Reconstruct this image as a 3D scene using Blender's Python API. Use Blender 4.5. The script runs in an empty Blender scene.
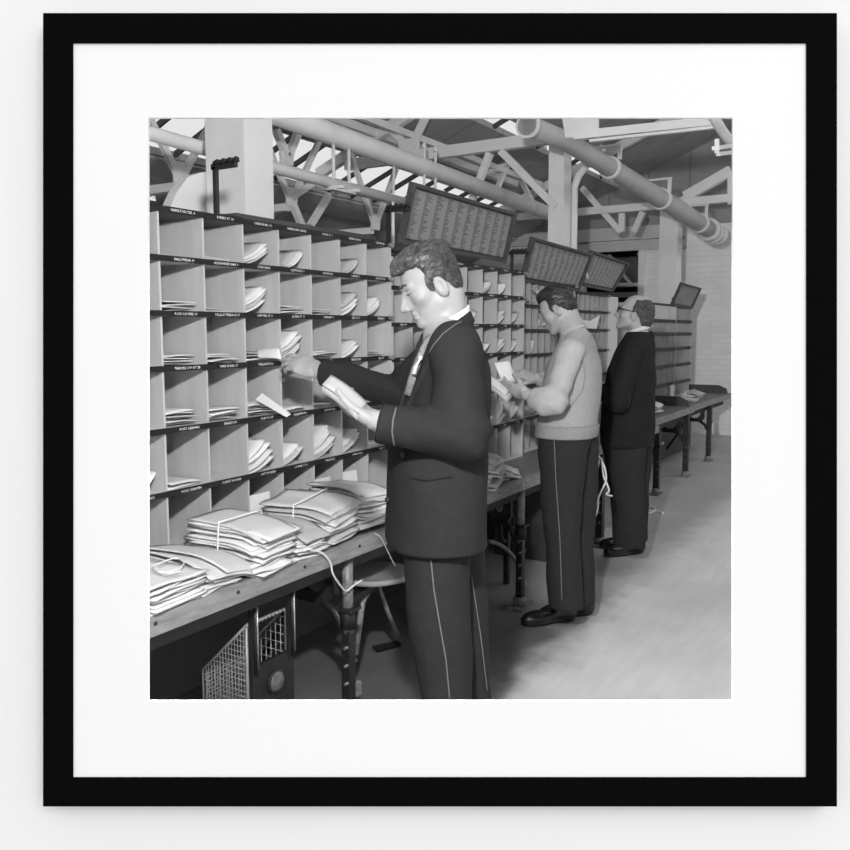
import bpy, bmesh, math, random
import numpy as np
import openvdb
from mathutils import Vector, Matrix
from mathutils.bvhtree import BVHTree

R = random.Random(7)
SC = bpy.context.scene
COL = SC.collection
V = Vector
PI = math.pi

# ------------------------------------------------------------------ camera
FPX, CX, CY, H = 800.0, 440.5, 409.0, 1.5
PITCH = math.atan((CY - 331.0) / FPX)
YAW = math.atan((925.0 - CX) * math.cos(PITCH) / FPX)
FWD = V((math.cos(YAW) * math.cos(PITCH), math.sin(YAW) * math.cos(PITCH), -math.sin(PITCH)))
RIGHT = V((math.sin(YAW), -math.cos(YAW), 0))
UP = RIGHT.cross(FWD)
CAM = V((0, 0, H))

def P(x, y, D):
    """world point at depth D metres along the view axis, seen at pixel x, y"""
    return CAM + (FWD + RIGHT * ((x - CX) / FPX) - UP * ((y - CY) / FPX)) * D
def ray(x, y): return FWD + RIGHT * ((x - CX) / FPX) - UP * ((y - CY) / FPX)
def onY(x, y, Y): d = ray(x, y); return CAM + d * (Y / d.y)
def onX(x, y, X): d = ray(x, y); return CAM + d * (X / d.x)
def onZ(x, y, Z): d = ray(x, y); return CAM + d * ((Z - H) / d.z)

cd = bpy.data.cameras.new('camera'); cam = bpy.data.objects.new('camera', cd); COL.objects.link(cam)
cam.matrix_world = Matrix(((RIGHT.x, UP.x, -FWD.x, 0), (RIGHT.y, UP.y, -FWD.y, 0), (RIGHT.z, UP.z, -FWD.z, H), (0, 0, 0, 1)))
cd.sensor_width = 36; cd.lens = 36 * FPX / 850
cd.shift_x = (425 - CX) / 850; cd.shift_y = (CY - 425) / 850
cd.clip_start = 0.02; cd.clip_end = 100
SC.camera = cam
SC.view_settings.view_transform = 'Standard'; SC.view_settings.look = 'None'
SC.view_settings.gamma = 1; SC.view_settings.exposure = 0; SC.view_settings.use_curve_mapping = False

# ------------------------------------------------------------------ materials
def lin(s):
    s /= 255.0
    return s / 12.92 if s <= .04045 else ((s + .055) / 1.055) ** 2.4

def mat(name, g, rough=.7, spec=.3, var=.0, scale=8, bump=0., bscale=60, stretch=(1, 1, 1), metal=0., detail=4):
    m = bpy.data.materials.new(name); m.use_nodes = True
    nt = m.node_tree; b = nt.nodes['Principled BSDF']
    v = lin(g); b.inputs['Base Color'].default_value = (v, v, v, 1)
    b.inputs['Roughness'].default_value = rough; b.inputs['Metallic'].default_value = metal
    b.inputs['Specular IOR Level'].default_value = spec
    if var or bump:
        tc = nt.nodes.new('ShaderNodeTexCoord'); mp = nt.nodes.new('ShaderNodeMapping')
        mp.inputs['Scale'].default_value = stretch
        nt.links.new(tc.outputs['Object'], mp.inputs['Vector'])
    if var:
        n = nt.nodes.new('ShaderNodeTexNoise'); n.inputs['Scale'].default_value = scale; n.inputs['Detail'].default_value = detail
        nt.links.new(mp.outputs[0], n.inputs['Vector'])
        r = nt.nodes.new('ShaderNodeMapRange'); r.inputs['From Min'].default_value = .3; r.inputs['From Max'].default_value = .7
        r.inputs['To Min'].default_value = v * (1 - var); r.inputs['To Max'].default_value = min(1, v * (1 + var))
        nt.links.new(n.outputs['Fac'], r.inputs['Value']); nt.links.new(r.outputs[0], b.inputs['Base Color'])
    if bump:
        n2 = nt.nodes.new('ShaderNodeTexNoise'); n2.inputs['Scale'].default_value = bscale; n2.inputs['Detail'].default_value = 3
        nt.links.new(mp.outputs[0], n2.inputs['Vector'])
        bp = nt.nodes.new('ShaderNodeBump'); bp.inputs['Strength'].default_value = bump; bp.inputs['Distance'].default_value = .01
        nt.links.new(n2.outputs['Fac'], bp.inputs['Height']); nt.links.new(bp.outputs[0], b.inputs['Normal'])
    return m

def seam_mat(name, g, axis, pitch, width, dark, var=.12, rough=.8, brick=None):
    """boards or bricks: thin darker joints across a noisy base"""
    m = mat(name, g, rough, .2, var, 3)
    nt = m.node_tree; b = nt.nodes['Principled BSDF']
    src = b.inputs['Base Color'].links[0].from_socket
    tc = nt.nodes.new('ShaderNodeTexCoord')
    if brick:
        mp = nt.nodes.new('ShaderNodeMapping'); s_ = nt.nodes.new('ShaderNodeSeparateXYZ'); c_ = nt.nodes.new('ShaderNodeCombineXYZ'); nt.links.new(tc.outputs['Object'], s_.inputs[0])
        nt.links.new(s_.outputs[brick - 1], c_.inputs[0]); nt.links.new(s_.outputs[2], c_.inputs[1]); nt.links.new(c_.outputs[0], mp.inputs['Vector'])
        t = nt.nodes.new('ShaderNodeTexBrick'); t.inputs['Scale'].default_value = 1
        t.inputs['Brick Width'].default_value = .23; t.inputs['Row Height'].default_value = .078
        t.inputs['Mortar Size'].default_value = width; t.inputs['Mortar Smooth'].default_value = .4
        t.inputs['Color1'].default_value = (1, 1, 1, 1); t.inputs['Color2'].default_value = (.93, .93, .93, 1)
        t.inputs['Mortar'].default_value = (dark, dark, dark, 1)
        nt.links.new(mp.outputs[0], t.inputs['Vector']); fac = t.outputs['Color']
        mx = nt.nodes.new('ShaderNodeMix'); mx.data_type = 'RGBA'; mx.blend_type = 'MULTIPLY'; mx.inputs[0].default_value = 1
        nt.links.new(src, mx.inputs[6]); nt.links.new(fac, mx.inputs[7]); nt.links.new(mx.outputs[2], b.inputs['Base Color'])
        return m
    sp = nt.nodes.new('ShaderNodeSeparateXYZ'); nt.links.new(tc.outputs['Object'], sp.inputs[0])
    d = nt.nodes.new('ShaderNodeMath'); d.operation = 'MODULO'; d.inputs[1].default_value = pitch
    a = nt.nodes.new('ShaderNodeMath'); a.operation = 'ADD'; a.inputs[1].default_value = 100 * pitch
    nt.links.new(sp.outputs[axis], a.inputs[0]); nt.links.new(a.outputs[0], d.inputs[0])
    c = nt.nodes.new('ShaderNodeMath'); c.operation = 'LESS_THAN'; c.inputs[1].default_value = width
    nt.links.new(d.outputs[0], c.inputs[0])
    r = nt.nodes.new('ShaderNodeMapRange'); r.inputs['To Min'].default_value = 1; r.inputs['To Max'].default_value = dark
    nt.links.new(c.outputs[0], r.inputs['Value'])
    mu = nt.nodes.new('ShaderNodeMath'); mu.operation = 'MULTIPLY'
    nt.links.new(src, mu.inputs[0]); nt.links.new(r.outputs[0], mu.inputs[1]); nt.links.new(mu.outputs[0], b.inputs['Base Color'])
    return m

M = {}
M['gallery'] = mat('gallery_white', 243, .9, .0)
M['mat_board'] = mat('mat_board_white', 248, .95, .0)
M['mat_core'] = mat('mat_core_grey', 236, .95, .0)
M['black_frame'] = mat('black_frame', 13, 1., .0)
M['ply'] = mat('plywood', 180, .6, .25, .10, 5, .05, 40, (3, 3, .5))
M['ply2'] = mat('plywood_worn', 176, .6, .25, .14, 5, .05, 40, (3, 3, .5))
M['ply_edge'] = mat('plywood_edge', 194, .6, .2, .08, 8)
M['ply_far'] = mat('plywood_far', 158, .6, .25, .10, 5)
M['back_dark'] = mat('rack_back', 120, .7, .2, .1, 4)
M['strip'] = mat('black_strip', 32, .5, .3, .1, 10)
M['ink'] = mat('white_letters', 235, .7, .1)
M['dark_wood'] = mat('dark_wood', 70, .55, .3, .2, 5, .05, 60, (1, 6, 6))
M['bench_top'] = mat('bench_top', 112, .5, .35, .22, 7, .05, 60, (1, 6, 3))
M['bench_edge'] = mat('bench_edge', 140, .65, .25, .22, 14, .15, 50, (1, 5, 5))
M['apron'] = mat('bench_apron', 78, .7, .2, .15, 5)
M['iron'] = mat('black_iron', 38, .45, .4, .2, 20, .1, 60)
M['steel'] = mat('worn_steel', 120, .4, .5, .35, 30, .05, 80)
M['chrome'] = mat('bright_steel', 200, .25, .5, 0, metal=.8)
M['wire'] = mat('wire_steel', 150, .4, .5, metal=.3)
M['paint'] = mat('pale_grey_paint', 220, .5, .3, .06, 3, .05, 10)
M['paint2'] = mat('grey_paint', 190, .5, .3, .08, 3)
M['pipe'] = mat('pipe_lagging', 225, .6, .25, .07, 6, .1, 30)
M['pipe_big'] = mat('pipe_jacket', 165, .5, .3, .08, 6, .1, 30)
M['flange'] = mat('flange_paint', 205, .5, .3, .06, 6)
M['paper'] = mat('paper_white', 222, .8, .1, .03, 6)
M['paper2'] = mat('paper_cream', 206, .8, .1, .05, 6)
M['paper3'] = mat('paper_manila', 184, .8, .1, .06, 6)
M['paper4'] = mat('paper_buff', 150, .8, .1, .06, 6)
M['string'] = mat('white_twine', 232, .8, .1)
M['skin'] = mat('skin', 166, .5, .35, .05, 25, .03, 150)
M['skin2'] = mat('skin_vest_man', 166, .5, .35, .06, 25, .03, 150)  # even skin tone of the man in the knitted vest
M['skin3'] = mat('skin_tan', 172, .5, .35, .06, 25, .03, 150)
M['hair'] = mat('dark_hair', 80, .42, .5, .5, 60, .5, 90, (1, 1, .35))
M['hair2'] = mat('black_hair', 52, .4, .5, .5, 60, .4, 90, (1, 1, .5))
M['hair3'] = mat('grey_hair', 84, .6, .3, .5, 50, .5, 80)
M['brow'] = mat('brow_hair', 80, .7, .2)
M['eye'] = mat('eye_white', 200, .3, .5)
M['suit'] = mat('charcoal_serge', 46, .85, .15, .10, 40, .12, 400)
M['suit_dark'] = mat('black_serge', 34, .85, .15, .10, 40, .12, 400)
M['trouser'] = mat('charcoal_trousers', 46, .85, .15, .10, 40, .12, 400)
M['trouser_dark'] = mat('dark_trousers', 44, .85, .15, .10, 40, .12, 400)
M['piping'] = mat('grey_piping', 118, .8, .1)
M['shirt'] = mat('white_shirt', 222, .8, .1)
M['shirt_grey'] = mat('grey_shirt', 176, .85, .1, .05, 60, .08, 300)
M['knit'] = mat('grey_knit', 164, .95, .05, .08, 90, .35, 260)
M['rib'] = mat('rib_knit', 148, .95, .05, .10, 90, .3, 260)
M['tie'] = mat('grey_tie', 130, .6, .2, .4, 90)
M['shoe'] = mat('black_leather', 26, .22, .5, .1, 10)
M['badge'] = mat('lapel_badge', 215, .4, .5)
M['lens'] = mat('dial_glass', 100, .15, .6, .6, 22)
M['glasses'] = mat('glasses_frame', 30, .3, .5)
M['opening'] = mat('far_hall_dark', 105, .9, .1, .5, 2.5)
M['skylight_bar'] = mat('glazing_bar', 60, .6, .3)
M['flash_strip'] = mat('gutter_board', 165, .7, .2, .1, 3)
M['roof'] = seam_mat('roof_boards', 150, 0, .62, .03, .72, .10)
M['gable'] = seam_mat('gable_boards', 148, 1, .6, .03, .75, .08)
M['brick'] = seam_mat('white_brick', 226, 0, 1, .009, .90, .05, .6, brick=2)
M['brick_y'] = seam_mat('white_brick_side', 222, 0, 1, .009, .90, .05, .6, brick=1)
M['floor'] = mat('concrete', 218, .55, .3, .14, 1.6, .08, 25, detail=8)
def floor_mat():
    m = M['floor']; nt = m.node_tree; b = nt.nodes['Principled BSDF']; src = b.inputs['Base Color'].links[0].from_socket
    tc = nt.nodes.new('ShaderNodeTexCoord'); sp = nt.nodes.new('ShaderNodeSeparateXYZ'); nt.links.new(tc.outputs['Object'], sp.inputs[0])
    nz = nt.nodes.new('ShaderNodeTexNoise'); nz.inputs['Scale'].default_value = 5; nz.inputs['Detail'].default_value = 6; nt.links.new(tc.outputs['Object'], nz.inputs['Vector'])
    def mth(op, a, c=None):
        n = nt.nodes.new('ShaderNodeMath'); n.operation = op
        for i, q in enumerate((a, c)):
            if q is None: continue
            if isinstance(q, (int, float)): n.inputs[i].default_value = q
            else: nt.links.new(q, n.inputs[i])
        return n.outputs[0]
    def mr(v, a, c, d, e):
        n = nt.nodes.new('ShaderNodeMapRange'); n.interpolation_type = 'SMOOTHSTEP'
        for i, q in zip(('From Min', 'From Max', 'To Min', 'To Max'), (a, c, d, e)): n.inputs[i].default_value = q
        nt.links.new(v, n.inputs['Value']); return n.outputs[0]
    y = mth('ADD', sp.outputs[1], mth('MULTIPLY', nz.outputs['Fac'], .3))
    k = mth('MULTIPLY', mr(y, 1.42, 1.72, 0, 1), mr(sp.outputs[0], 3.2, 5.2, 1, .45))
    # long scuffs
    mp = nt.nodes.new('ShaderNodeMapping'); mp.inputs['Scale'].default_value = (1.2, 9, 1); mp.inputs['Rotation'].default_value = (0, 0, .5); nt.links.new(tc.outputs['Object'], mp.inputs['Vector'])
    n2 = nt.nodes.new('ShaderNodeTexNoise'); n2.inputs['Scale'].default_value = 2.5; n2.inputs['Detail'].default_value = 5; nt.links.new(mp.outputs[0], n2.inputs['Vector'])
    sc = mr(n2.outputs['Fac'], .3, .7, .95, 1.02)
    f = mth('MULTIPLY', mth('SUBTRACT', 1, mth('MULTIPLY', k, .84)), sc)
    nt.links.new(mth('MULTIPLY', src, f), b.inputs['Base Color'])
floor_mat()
M['skirt_wall'] = mat('partition_wood', 92, .7, .2, .12, 3)
M['seat'] = mat('moulded_seat', 165, .4, .4, .1, 8)

def glass_mat():
    m = bpy.data.materials.new('skylight_glass'); m.use_nodes = True; nt = m.node_tree
    nt.nodes.remove(nt.nodes['Principled BSDF']); out = nt.nodes['Material Output']
    t = nt.nodes.new('ShaderNodeBsdfTransparent'); t.inputs[0].default_value = (.96, .96, .96, 1)
    g = nt.nodes.new('ShaderNodeBsdfGlossy'); g.inputs['Roughness'].default_value = .15
    mx = nt.nodes.new('ShaderNodeMixShader'); mx.inputs[0].default_value = .06
    nt.links.new(t.outputs[0], mx.inputs[1]); nt.links.new(g.outputs[0], mx.inputs[2]); nt.links.new(mx.outputs[0], out.inputs[0])
    return m
M['glass'] = glass_mat()

def sheet_mat():
    """printed list: eight columns of tiny typed lines"""
    m = mat('printed_list', 136, .6, .3, .06, 10)
    nt = m.node_tree; b = nt.nodes['Principled BSDF']; src = b.inputs['Base Color'].links[0].from_socket
    uv = nt.nodes.new('ShaderNodeTexCoord'); sp = nt.nodes.new('ShaderNodeSeparateXYZ'); nt.links.new(uv.outputs['UV'], sp.inputs[0])
    def mth(op, a, bb=None):
        n = nt.nodes.new('ShaderNodeMath'); n.operation = op
        for i, q in enumerate((a, bb)):
            if q is None: continue
            if isinstance(q, (int, float)): n.inputs[i].default_value = q
            else: nt.links.new(q, n.inputs[i])
        return n.outputs[0]
    u = mth('MULTIPLY', sp.outputs[0], 10.0); fu = mth('FRACT', u)
    v = mth('MULTIPLY', sp.outputs[1], 34.0); fv = mth('FRACT', v)
    cv = nt.nodes.new('ShaderNodeCombineXYZ'); nt.links.new(mth('FLOOR', u), cv.inputs[0]); nt.links.new(mth('FLOOR', v), cv.inputs[1])
    wn = nt.nodes.new('ShaderNodeTexWhiteNoise'); wn.noise_dimensions = '3D'; nt.links.new(cv.outputs[0], wn.inputs['Vector'])
    ln = mth('ADD', mth('MULTIPLY', wn.outputs['Value'], .5), .3)
    nz = nt.nodes.new('ShaderNodeTexNoise'); nz.inputs['Scale'].default_value = 140; nt.links.new(uv.outputs['UV'], nz.inputs['Vector'])
    a = mth('MULTIPLY', mth('GREATER_THAN', fu, .12), mth('LESS_THAN', fu, ln))
    a = mth('MULTIPLY', a, mth('LESS_THAN', fv, .62)); a = mth('MULTIPLY', a, mth('GREATER_THAN', nz.outputs['Fac'], .42))
    mu = mth('MULTIPLY', src, mth('SUBTRACT', 1, mth('MULTIPLY', a, .72)))
    nt.links.new(mu, b.inputs['Base Color'])
    return m
M['sheet'] = sheet_mat()

# ------------------------------------------------------------------ object helpers
def tag(o, label, cat, group=None, kind=None):
    o['label'] = label; o['category'] = cat
    if group: o['group'] = group
    if kind: o['kind'] = kind
    return o
def thing(name, loc, label, cat, group=None):
    o = bpy.data.objects.new(name, None); COL.objects.link(o); o.location = loc; o.empty_display_size = .05
    return tag(o, label, cat, group)
def base_of(o):
    v = V((0, 0, 0))
    while o is not None: v = v + o.location; o = o.parent
    return v
def link(name, me, parent=None, origin=None):
    """me is in world coordinates; the object gets its origin at the parent's base (or at origin)"""
    o = bpy.data.objects.new(name, me); COL.objects.link(o)
    if parent is not None:
        o.parent = parent; off = base_of(parent)
    else:
        off = V(origin) if origin is not None else V((0, 0, 0)); o.location = off
    if off.length: me.transform(Matrix.Translation(-off))
    return o

class MB:
    def __init__(s): s.bm = bmesh.new(); s.mi = 0
    def face(s, pts, flip=False):
        vs = [s.bm.verts.new(p) for p in pts]
        try:
            f = s.bm.faces.new(vs[::-1] if flip else vs); f.material_index = s.mi; return f
        except ValueError: return None
    def hexa(s, p):
        v = [s.bm.verts.new(q) for q in p]
        for f in ((0, 3, 2, 1), (4, 5, 6, 7), (0, 1, 5, 4), (1, 2, 6, 5), (2, 3, 7, 6), (3, 0, 4, 7)):
            ff = s.bm.faces.new([v[i] for i in f]); ff.material_index = s.mi
        return s
    def box(s, x0, x1, y0, y1, z0, z1):
        return s.hexa([(x0, y0, z0), (x1, y0, z0), (x1, y1, z0), (x0, y1, z0), (x0, y0, z1), (x1, y0, z1), (x1, y1, z1), (x0, y1, z1)])
    def obox(s, c, ax, ay, az):
        """oriented box: centre and three half-axis vectors"""
        c = V(c); ax = V(ax); ay = V(ay); az = V(az)
        return s.hexa([c - ax - ay - az, c + ax - ay - az, c + ax + ay - az, c - ax + ay - az, c - ax - ay + az, c + ax - ay + az, c + ax + ay + az, c - ax + ay + az])
    def bar(s, a, b, w, h, up=(0, 0, 1)):
        a = V(a); b = V(b); d = (b - a); L = d.length; d.normalize(); u = V(up)
        sx = d.cross(u)
        if sx.length < 1e-4: sx = d.cross(V((1, 0, 0)))
        sx.normalize(); u = sx.cross(d)
        return s.obox((a + b) / 2, d * (L / 2), sx * (w / 2), u * (h / 2))
    def tube(s, pts, r, n=10, cap=True):
        pts = [V(p) for p in pts]; rings = []
        rr = r if isinstance(r, (list, tuple)) else [r] * len(pts)
        ref = None
        for i, p in enumerate(pts):
            t = (pts[min(i + 1, len(pts) - 1)] - pts[max(i - 1, 0)])
            if t.length < 1e-9: t = V((0, 0, 1))
            t.normalize()
            if ref is None:
                ref = t.cross(V((0, 0, 1)))
                if ref.length < .05: ref = t.cross(V((1, 0, 0)))
            a = (ref - t * ref.dot(t)); a.normalize(); b = t.cross(a); ref = a
            rings.append([s.bm.verts.new(p + (a * math.cos(2 * PI * k / n) + b * math.sin(2 * PI * k / n)) * rr[i]) for k in range(n)])
        for i in range(len(rings) - 1):
            for k in range(n):
                f = s.bm.faces.new((rings[i][k], rings[i][(k + 1) % n], rings[i + 1][(k + 1) % n], rings[i + 1][k])); f.material_index = s.mi; f.smooth = True
        if cap:
            for q in (rings[0][::-1], rings[-1]): f = s.bm.faces.new(q); f.material_index = s.mi
        return s
    def prism(s, poly, off):
        """closed polygon (3-D points) extruded by a vector"""
        off = V(off); a = [s.bm.verts.new(V(p)) for p in poly]; b = [s.bm.verts.new(V(p) + off) for p in poly]
        n = len(poly)
        for f in (a[::-1], b): ff = s.bm.faces.new(f); ff.material_index = s.mi
        for i in range(n): ff = s.bm.faces.new((a[i], a[(i + 1) % n], b[(i + 1) % n], b[i])); ff.material_index = s.mi
        return s
    def grid(s, f, nu, nv, th=None, thv=(0, 0, 1)):
        """surface f(u,v); th gives it thickness along thv"""
        def lay(off): return [[s.bm.verts.new(V(f(i / nu, j / nv)) + off) for j in range(nv + 1)] for i in range(nu + 1)]
        a = lay(V((0, 0, 0)))
        def fc(q):
            ff = s.bm.faces.new(q); ff.material_index = s.mi; ff.smooth = True
        for i in range(nu):
            for j in range(nv): fc((a[i][j], a[i + 1][j], a[i + 1][j + 1], a[i][j + 1]))
        if th:
            b = lay(-V(thv) * th)
            for i in range(nu):
                for j in range(nv): fc((b[i][j + 1], b[i + 1][j + 1], b[i + 1][j], b[i][j]))
            for i in range(nu):
                fc((a[i + 1][0], a[i][0], b[i][0], b[i + 1][0])); fc((a[i][nv], a[i + 1][nv], b[i + 1][nv], b[i][nv]))
            for j in range(nv):
                fc((a[0][j], a[0][j + 1], b[0][j + 1], b[0][j])); fc((a[nu][j + 1], a[nu][j], b[nu][j], b[nu][j + 1]))
        return s
    def sphere(s, c, r, n=12, sc=(1, 1, 1)):
        res = bmesh.ops.create_uvsphere(s.bm, u_segments=n, v_segments=max(6, n // 2), radius=1)
        for v in res['verts']:
            v.co = V(c) + V((v.co.x * r * sc[0], v.co.y * r * sc[1], v.co.z * r * sc[2]))
            for f in v.link_faces: f.material_index = s.mi; f.smooth = True
        return s
    def text(s, txt, size, origin, ux, uy, lift):
        me = text_mesh(txt)
        if me is None: return 0
        o = V(origin); ux = V(ux); uy = V(uy); n = ux.cross(uy) * lift
        vs = [s.bm.verts.new(o + ux * (v[0] * size) + uy * (v[1] * size) + n) for v in me[0]]
        for f in me[1]:
            try: ff = s.bm.faces.new([vs[i] for i in f]); ff.material_index = s.mi
            except ValueError: pass
    def mesh(s, name, mats, bevel=0, seg=1):
        if bevel:
            es = [e for e in s.bm.edges if len(e.link_faces) == 2 and e.calc_face_angle(0) > .6]
            bmesh.ops.bevel(s.bm, geom=es, offset=bevel, segments=seg, affect='EDGES', profile=.6, clamp_overlap=True)
        bmesh.ops.recalc_face_normals(s.bm, faces=[f for f in s.bm.faces]) if not getattr(s, 'keep', False) else None
        me = bpy.data.meshes.new(name); s.bm.to_mesh(me); s.bm.free()
        for m in (mats if isinstance(mats, (list, tuple)) else [mats]): me.materials.append(m)
        return me
    def build(s, name, mats, parent=None, origin=None, bevel=0, seg=1):
        return link(name, s.mesh(name, mats, bevel, seg), parent, origin)

_txt = {}
def text_mesh(t):
    if t in _txt: return _txt[t]
    cu = bpy.data.curves.new('t', 'FONT'); cu.body = t; cu.size = 1; cu.resolution_u = 1
    o = bpy.data.objects.new('t', cu); COL.objects.link(o)
    dg = bpy.context.evaluated_depsgraph_get(); me = o.evaluated_get(dg).to_mesh()
    r = ([tuple(v.co) for v in me.vertices], [tuple(p.vertices) for p in me.polygons]) if me and len(me.vertices) else None
    if r: r = r + (max(v[0] for v in r[0]),)
    bpy.data.objects.remove(o); bpy.data.curves.remove(cu)
    _txt[t] = r
    return r

def structure(name, mb, m, label, cat, **k):
    o = mb.build(name, m, **k); return tag(o, label, cat, None, 'structure')

# ================================================================== GALLERY SIDE
DW = .600                                   # distance of the picture frame's face
WF = .616                                   # face of the wall it hangs on
def G(x, y, D): return P(x, y, D)
def ring(mb, outer, inner, d0, d1, di0=None, di1=None):
    """square ring between two pixel rectangles given as metres on the axis plane"""
    def c(r, d): return [CAM + FWD * d + RIGHT * r[0] + UP * r[1], CAM + FWD * d + RIGHT * r[2] + UP * r[1], CAM + FWD * d + RIGHT * r[2] + UP * r[3], CAM + FWD * d + RIGHT * r[0] + UP * r[3]]
    o0, o1 = c(outer, d0), c(outer, d1)
    i0 = c(inner, d0 if di0 is None else di0); i1 = c(inner if di1 is None else di1, d1)
    for k in range(4):
        j = (k + 1) % 4
        mb.face([o0[k], o0[j], i0[j], i0[k]]); mb.face([o1[j], o1[k], i1[k], i1[j]])
        mb.face([o0[j], o0[k], o1[k], o1[j]]); mb.face([i0[k], i0[j], i1[j], i1[k]])
    bmesh.ops.remove_doubles(mb.bm, verts=mb.bm.verts[:], dist=1e-6)
def rect(x0, y0, x1, y1, D): return ((x0 - CX) / FPX * D, -(y1 - CY) / FPX * D, (x1 - CX) / FPX * D, -(y0 - CY) / FPX * D)
mb = MB(); ring(mb, (-8.6, -1.52, 6.2, 4.6), (-.275, -.275, .275, .275), WF, WF + .05)
structure('wall_front', mb, M['gallery'], 'plain white gallery wall on which the black framed picture hangs', 'wall')
fr = thing('picture_frame', CAM + FWD * WF + UP * rect(0, 0, 0, 806.5, DW)[1], 'square black picture frame with wide white mat hanging on the white wall', 'picture frame')
mb = MB(); ring(mb, rect(43, 13, 837, 806.5, DW), rect(72.5, 42.5, 807, 778, DW), DW, WF)
mb.build('moulding', M['black_frame'], fr)
mb = MB(); ring(mb, rect(60, 30, 820, 790, DW + .0016), rect(148.3, 117.6, 732.7, 701, DW + .0016), DW + .0016, DW + .0042, None, rect(149.6, 118.9, 731.6, 699.8, DW + .0042))
ob = mb.build('mat_board', M['mat_board'], fr); ob['label'] = 'wide white mat board with bevelled window'

# ================================================================== ROOM SHELL
XE = 11.95; YB = 7.2; YR = -4.2
def wall_line(t):                            # foot of the partition on the floor
    q = CAM + FWD * (WF + .05); s = -q.z / UP.z
    p = q + UP * s + RIGHT * t; return V((p.x, p.y, 0))
tB = (wall_line(0).y - YB) / .857; tB = -(YB - wall_line(0).y) / (-RIGHT.y) if False else (YB - wall_line(0).y) / RIGHT.y
tR = (YR - wall_line(0).y) / RIGHT.y
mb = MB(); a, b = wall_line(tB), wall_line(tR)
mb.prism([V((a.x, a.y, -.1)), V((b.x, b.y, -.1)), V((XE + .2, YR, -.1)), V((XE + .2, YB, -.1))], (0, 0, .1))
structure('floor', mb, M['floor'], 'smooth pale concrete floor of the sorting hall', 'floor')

AL = math.tan(math.radians(22))
def zroof(Y): return 4.2 - AL * (Y - 2.7)
X0R = None
def xline(y, x0):
    if x0 is not None: return x0
    t = (y - wall_line(0).y) / RIGHT.y; return wall_line(t).x + .30
def slab(mb, f, x0, x1, y0, y1, th=.06):
    a, b = xline(y0, x0), xline(y1, x0)
    mb.hexa([V((a, y0, f(y0))), V((x1, y0, f(y0))), V((x1, y1, f(y1))), V((b, y1, f(y1))), V((a, y0, f(y0) + th)), V((x1, y0, f(y0) + th)), V((x1, y1, f(y1) + th)), V((b, y1, f(y1) + th))])
def roof_slab(mb, x0, x1, y0, y1, th=.06): slab(mb, zroof, x0, x1, y0, y1, th)
S1 = (5.02, 5.68); S2 = (3.88, 4.07)         # glazing strips
mb = MB()
roof_slab(mb, X0R, XE + .2, S1[1], YB); roof_slab(mb, X0R, XE + .2, S2[1], S1[0]); roof_slab(mb, X0R, XE + .2, 0, S2[0])
roof_slab(mb, X0R, 2.2, S1[0], S1[1]); roof_slab(mb, 10.6, XE + .2, S1[0], S1[1]); roof_slab(mb, X0R, 6.2, S2[0], S2[1])
zr = zroof(0); zl = zr - .40 * 4.2
for xa, xb, ya, yb in ((X0R, XE + .2, -1.2, 0), (X0R, XE + .2, YR, -3.0), (X0R, 2.6, -3.0, -1.2), (11.0, XE + .2, -3.0, -1.2)):
    slab(mb, lambda y: zr + .40 * y, xa, xb, ya, yb)
structure('ceiling', mb, M['roof'], 'dark boarded pitched roof over the sorting hall', 'ceiling')
mb = MB(); mb.prism([V((-1.5, S1[1] + .02, zroof(S1[1]) - .01)), V((-1.5, S1[1] + .30, zroof(S1[1] + .30) - .01)), V((-1.5, S1[1] + .30, zroof(S1[1] + .30) - .03)), V((-1.5, S1[1] + .02, zroof(S1[1]) - .03))], (XE + 1.5, 0, 0))
structure('trim_1', mb, M['flash_strip'], 'pale board along the lower edge of the roof glazing', 'trim')

def skylight(name, x0, x1, y0, y1, pitch, label, f=zroof):
    e = bpy.data.objects.new(name, None); COL.objects.link(e); e.location = (x0, (y0 + y1) / 2, f((y0 + y1) / 2)); tag(e, label, 'window', None, 'structure')
    mb = MB(); mb.prism([V((x0, y0, f(y0) + .05)), V((x0, y1, f(y1) + .05)), V((x0, y1, f(y1) + .055)), V((x0, y0, f(y0) + .055))], (x1 - x0, 0, 0))
    mb.build('glass_pane', M['glass'], e)
    mb = MB(); x = x0 + pitch / 2
    while x < x1:
        mb.bar((x, y0, f(y0) + .03), (x, y1, f(y1) + .03), .022, .05); x += pitch
    mb.build('glazing_bar', M['skylight_bar'], e)
skylight('window_1', 2.2, 10.6, S1[0], S1[1], .42, 'long band of roof glazing with dark bars above the nearest rack')
skylight('window_2', 6.2, XE + .2, S2[0], S2[1], 1.1, 'narrow higher strip of roof glazing beside the grey pillar')
skylight('fill_window', 2.6, 11.0, -3.0, -1.2, .42, 'broad unseen roof glazing added over the aisle side for fill daylight', lambda y: zr + .40 * y)  # glazing added out of view so that daylight fills the hall

mb = MB(); xa = wall_line(tB).x - .4
mb.box(xa, XE + .2, YB, YB + .15, 0, zroof(YB) + .1)
structure('wall_back', mb, M['brick_y'], 'white brick wall behind the racks', 'wall')
mb = MB(); mb.box(wall_line(tR).x - .2, XE + .2, YR - .15, YR, 0, zl + .15)
structure('wall_right', mb, M['brick_y'], 'white brick wall on the aisle side', 'wall')
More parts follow.
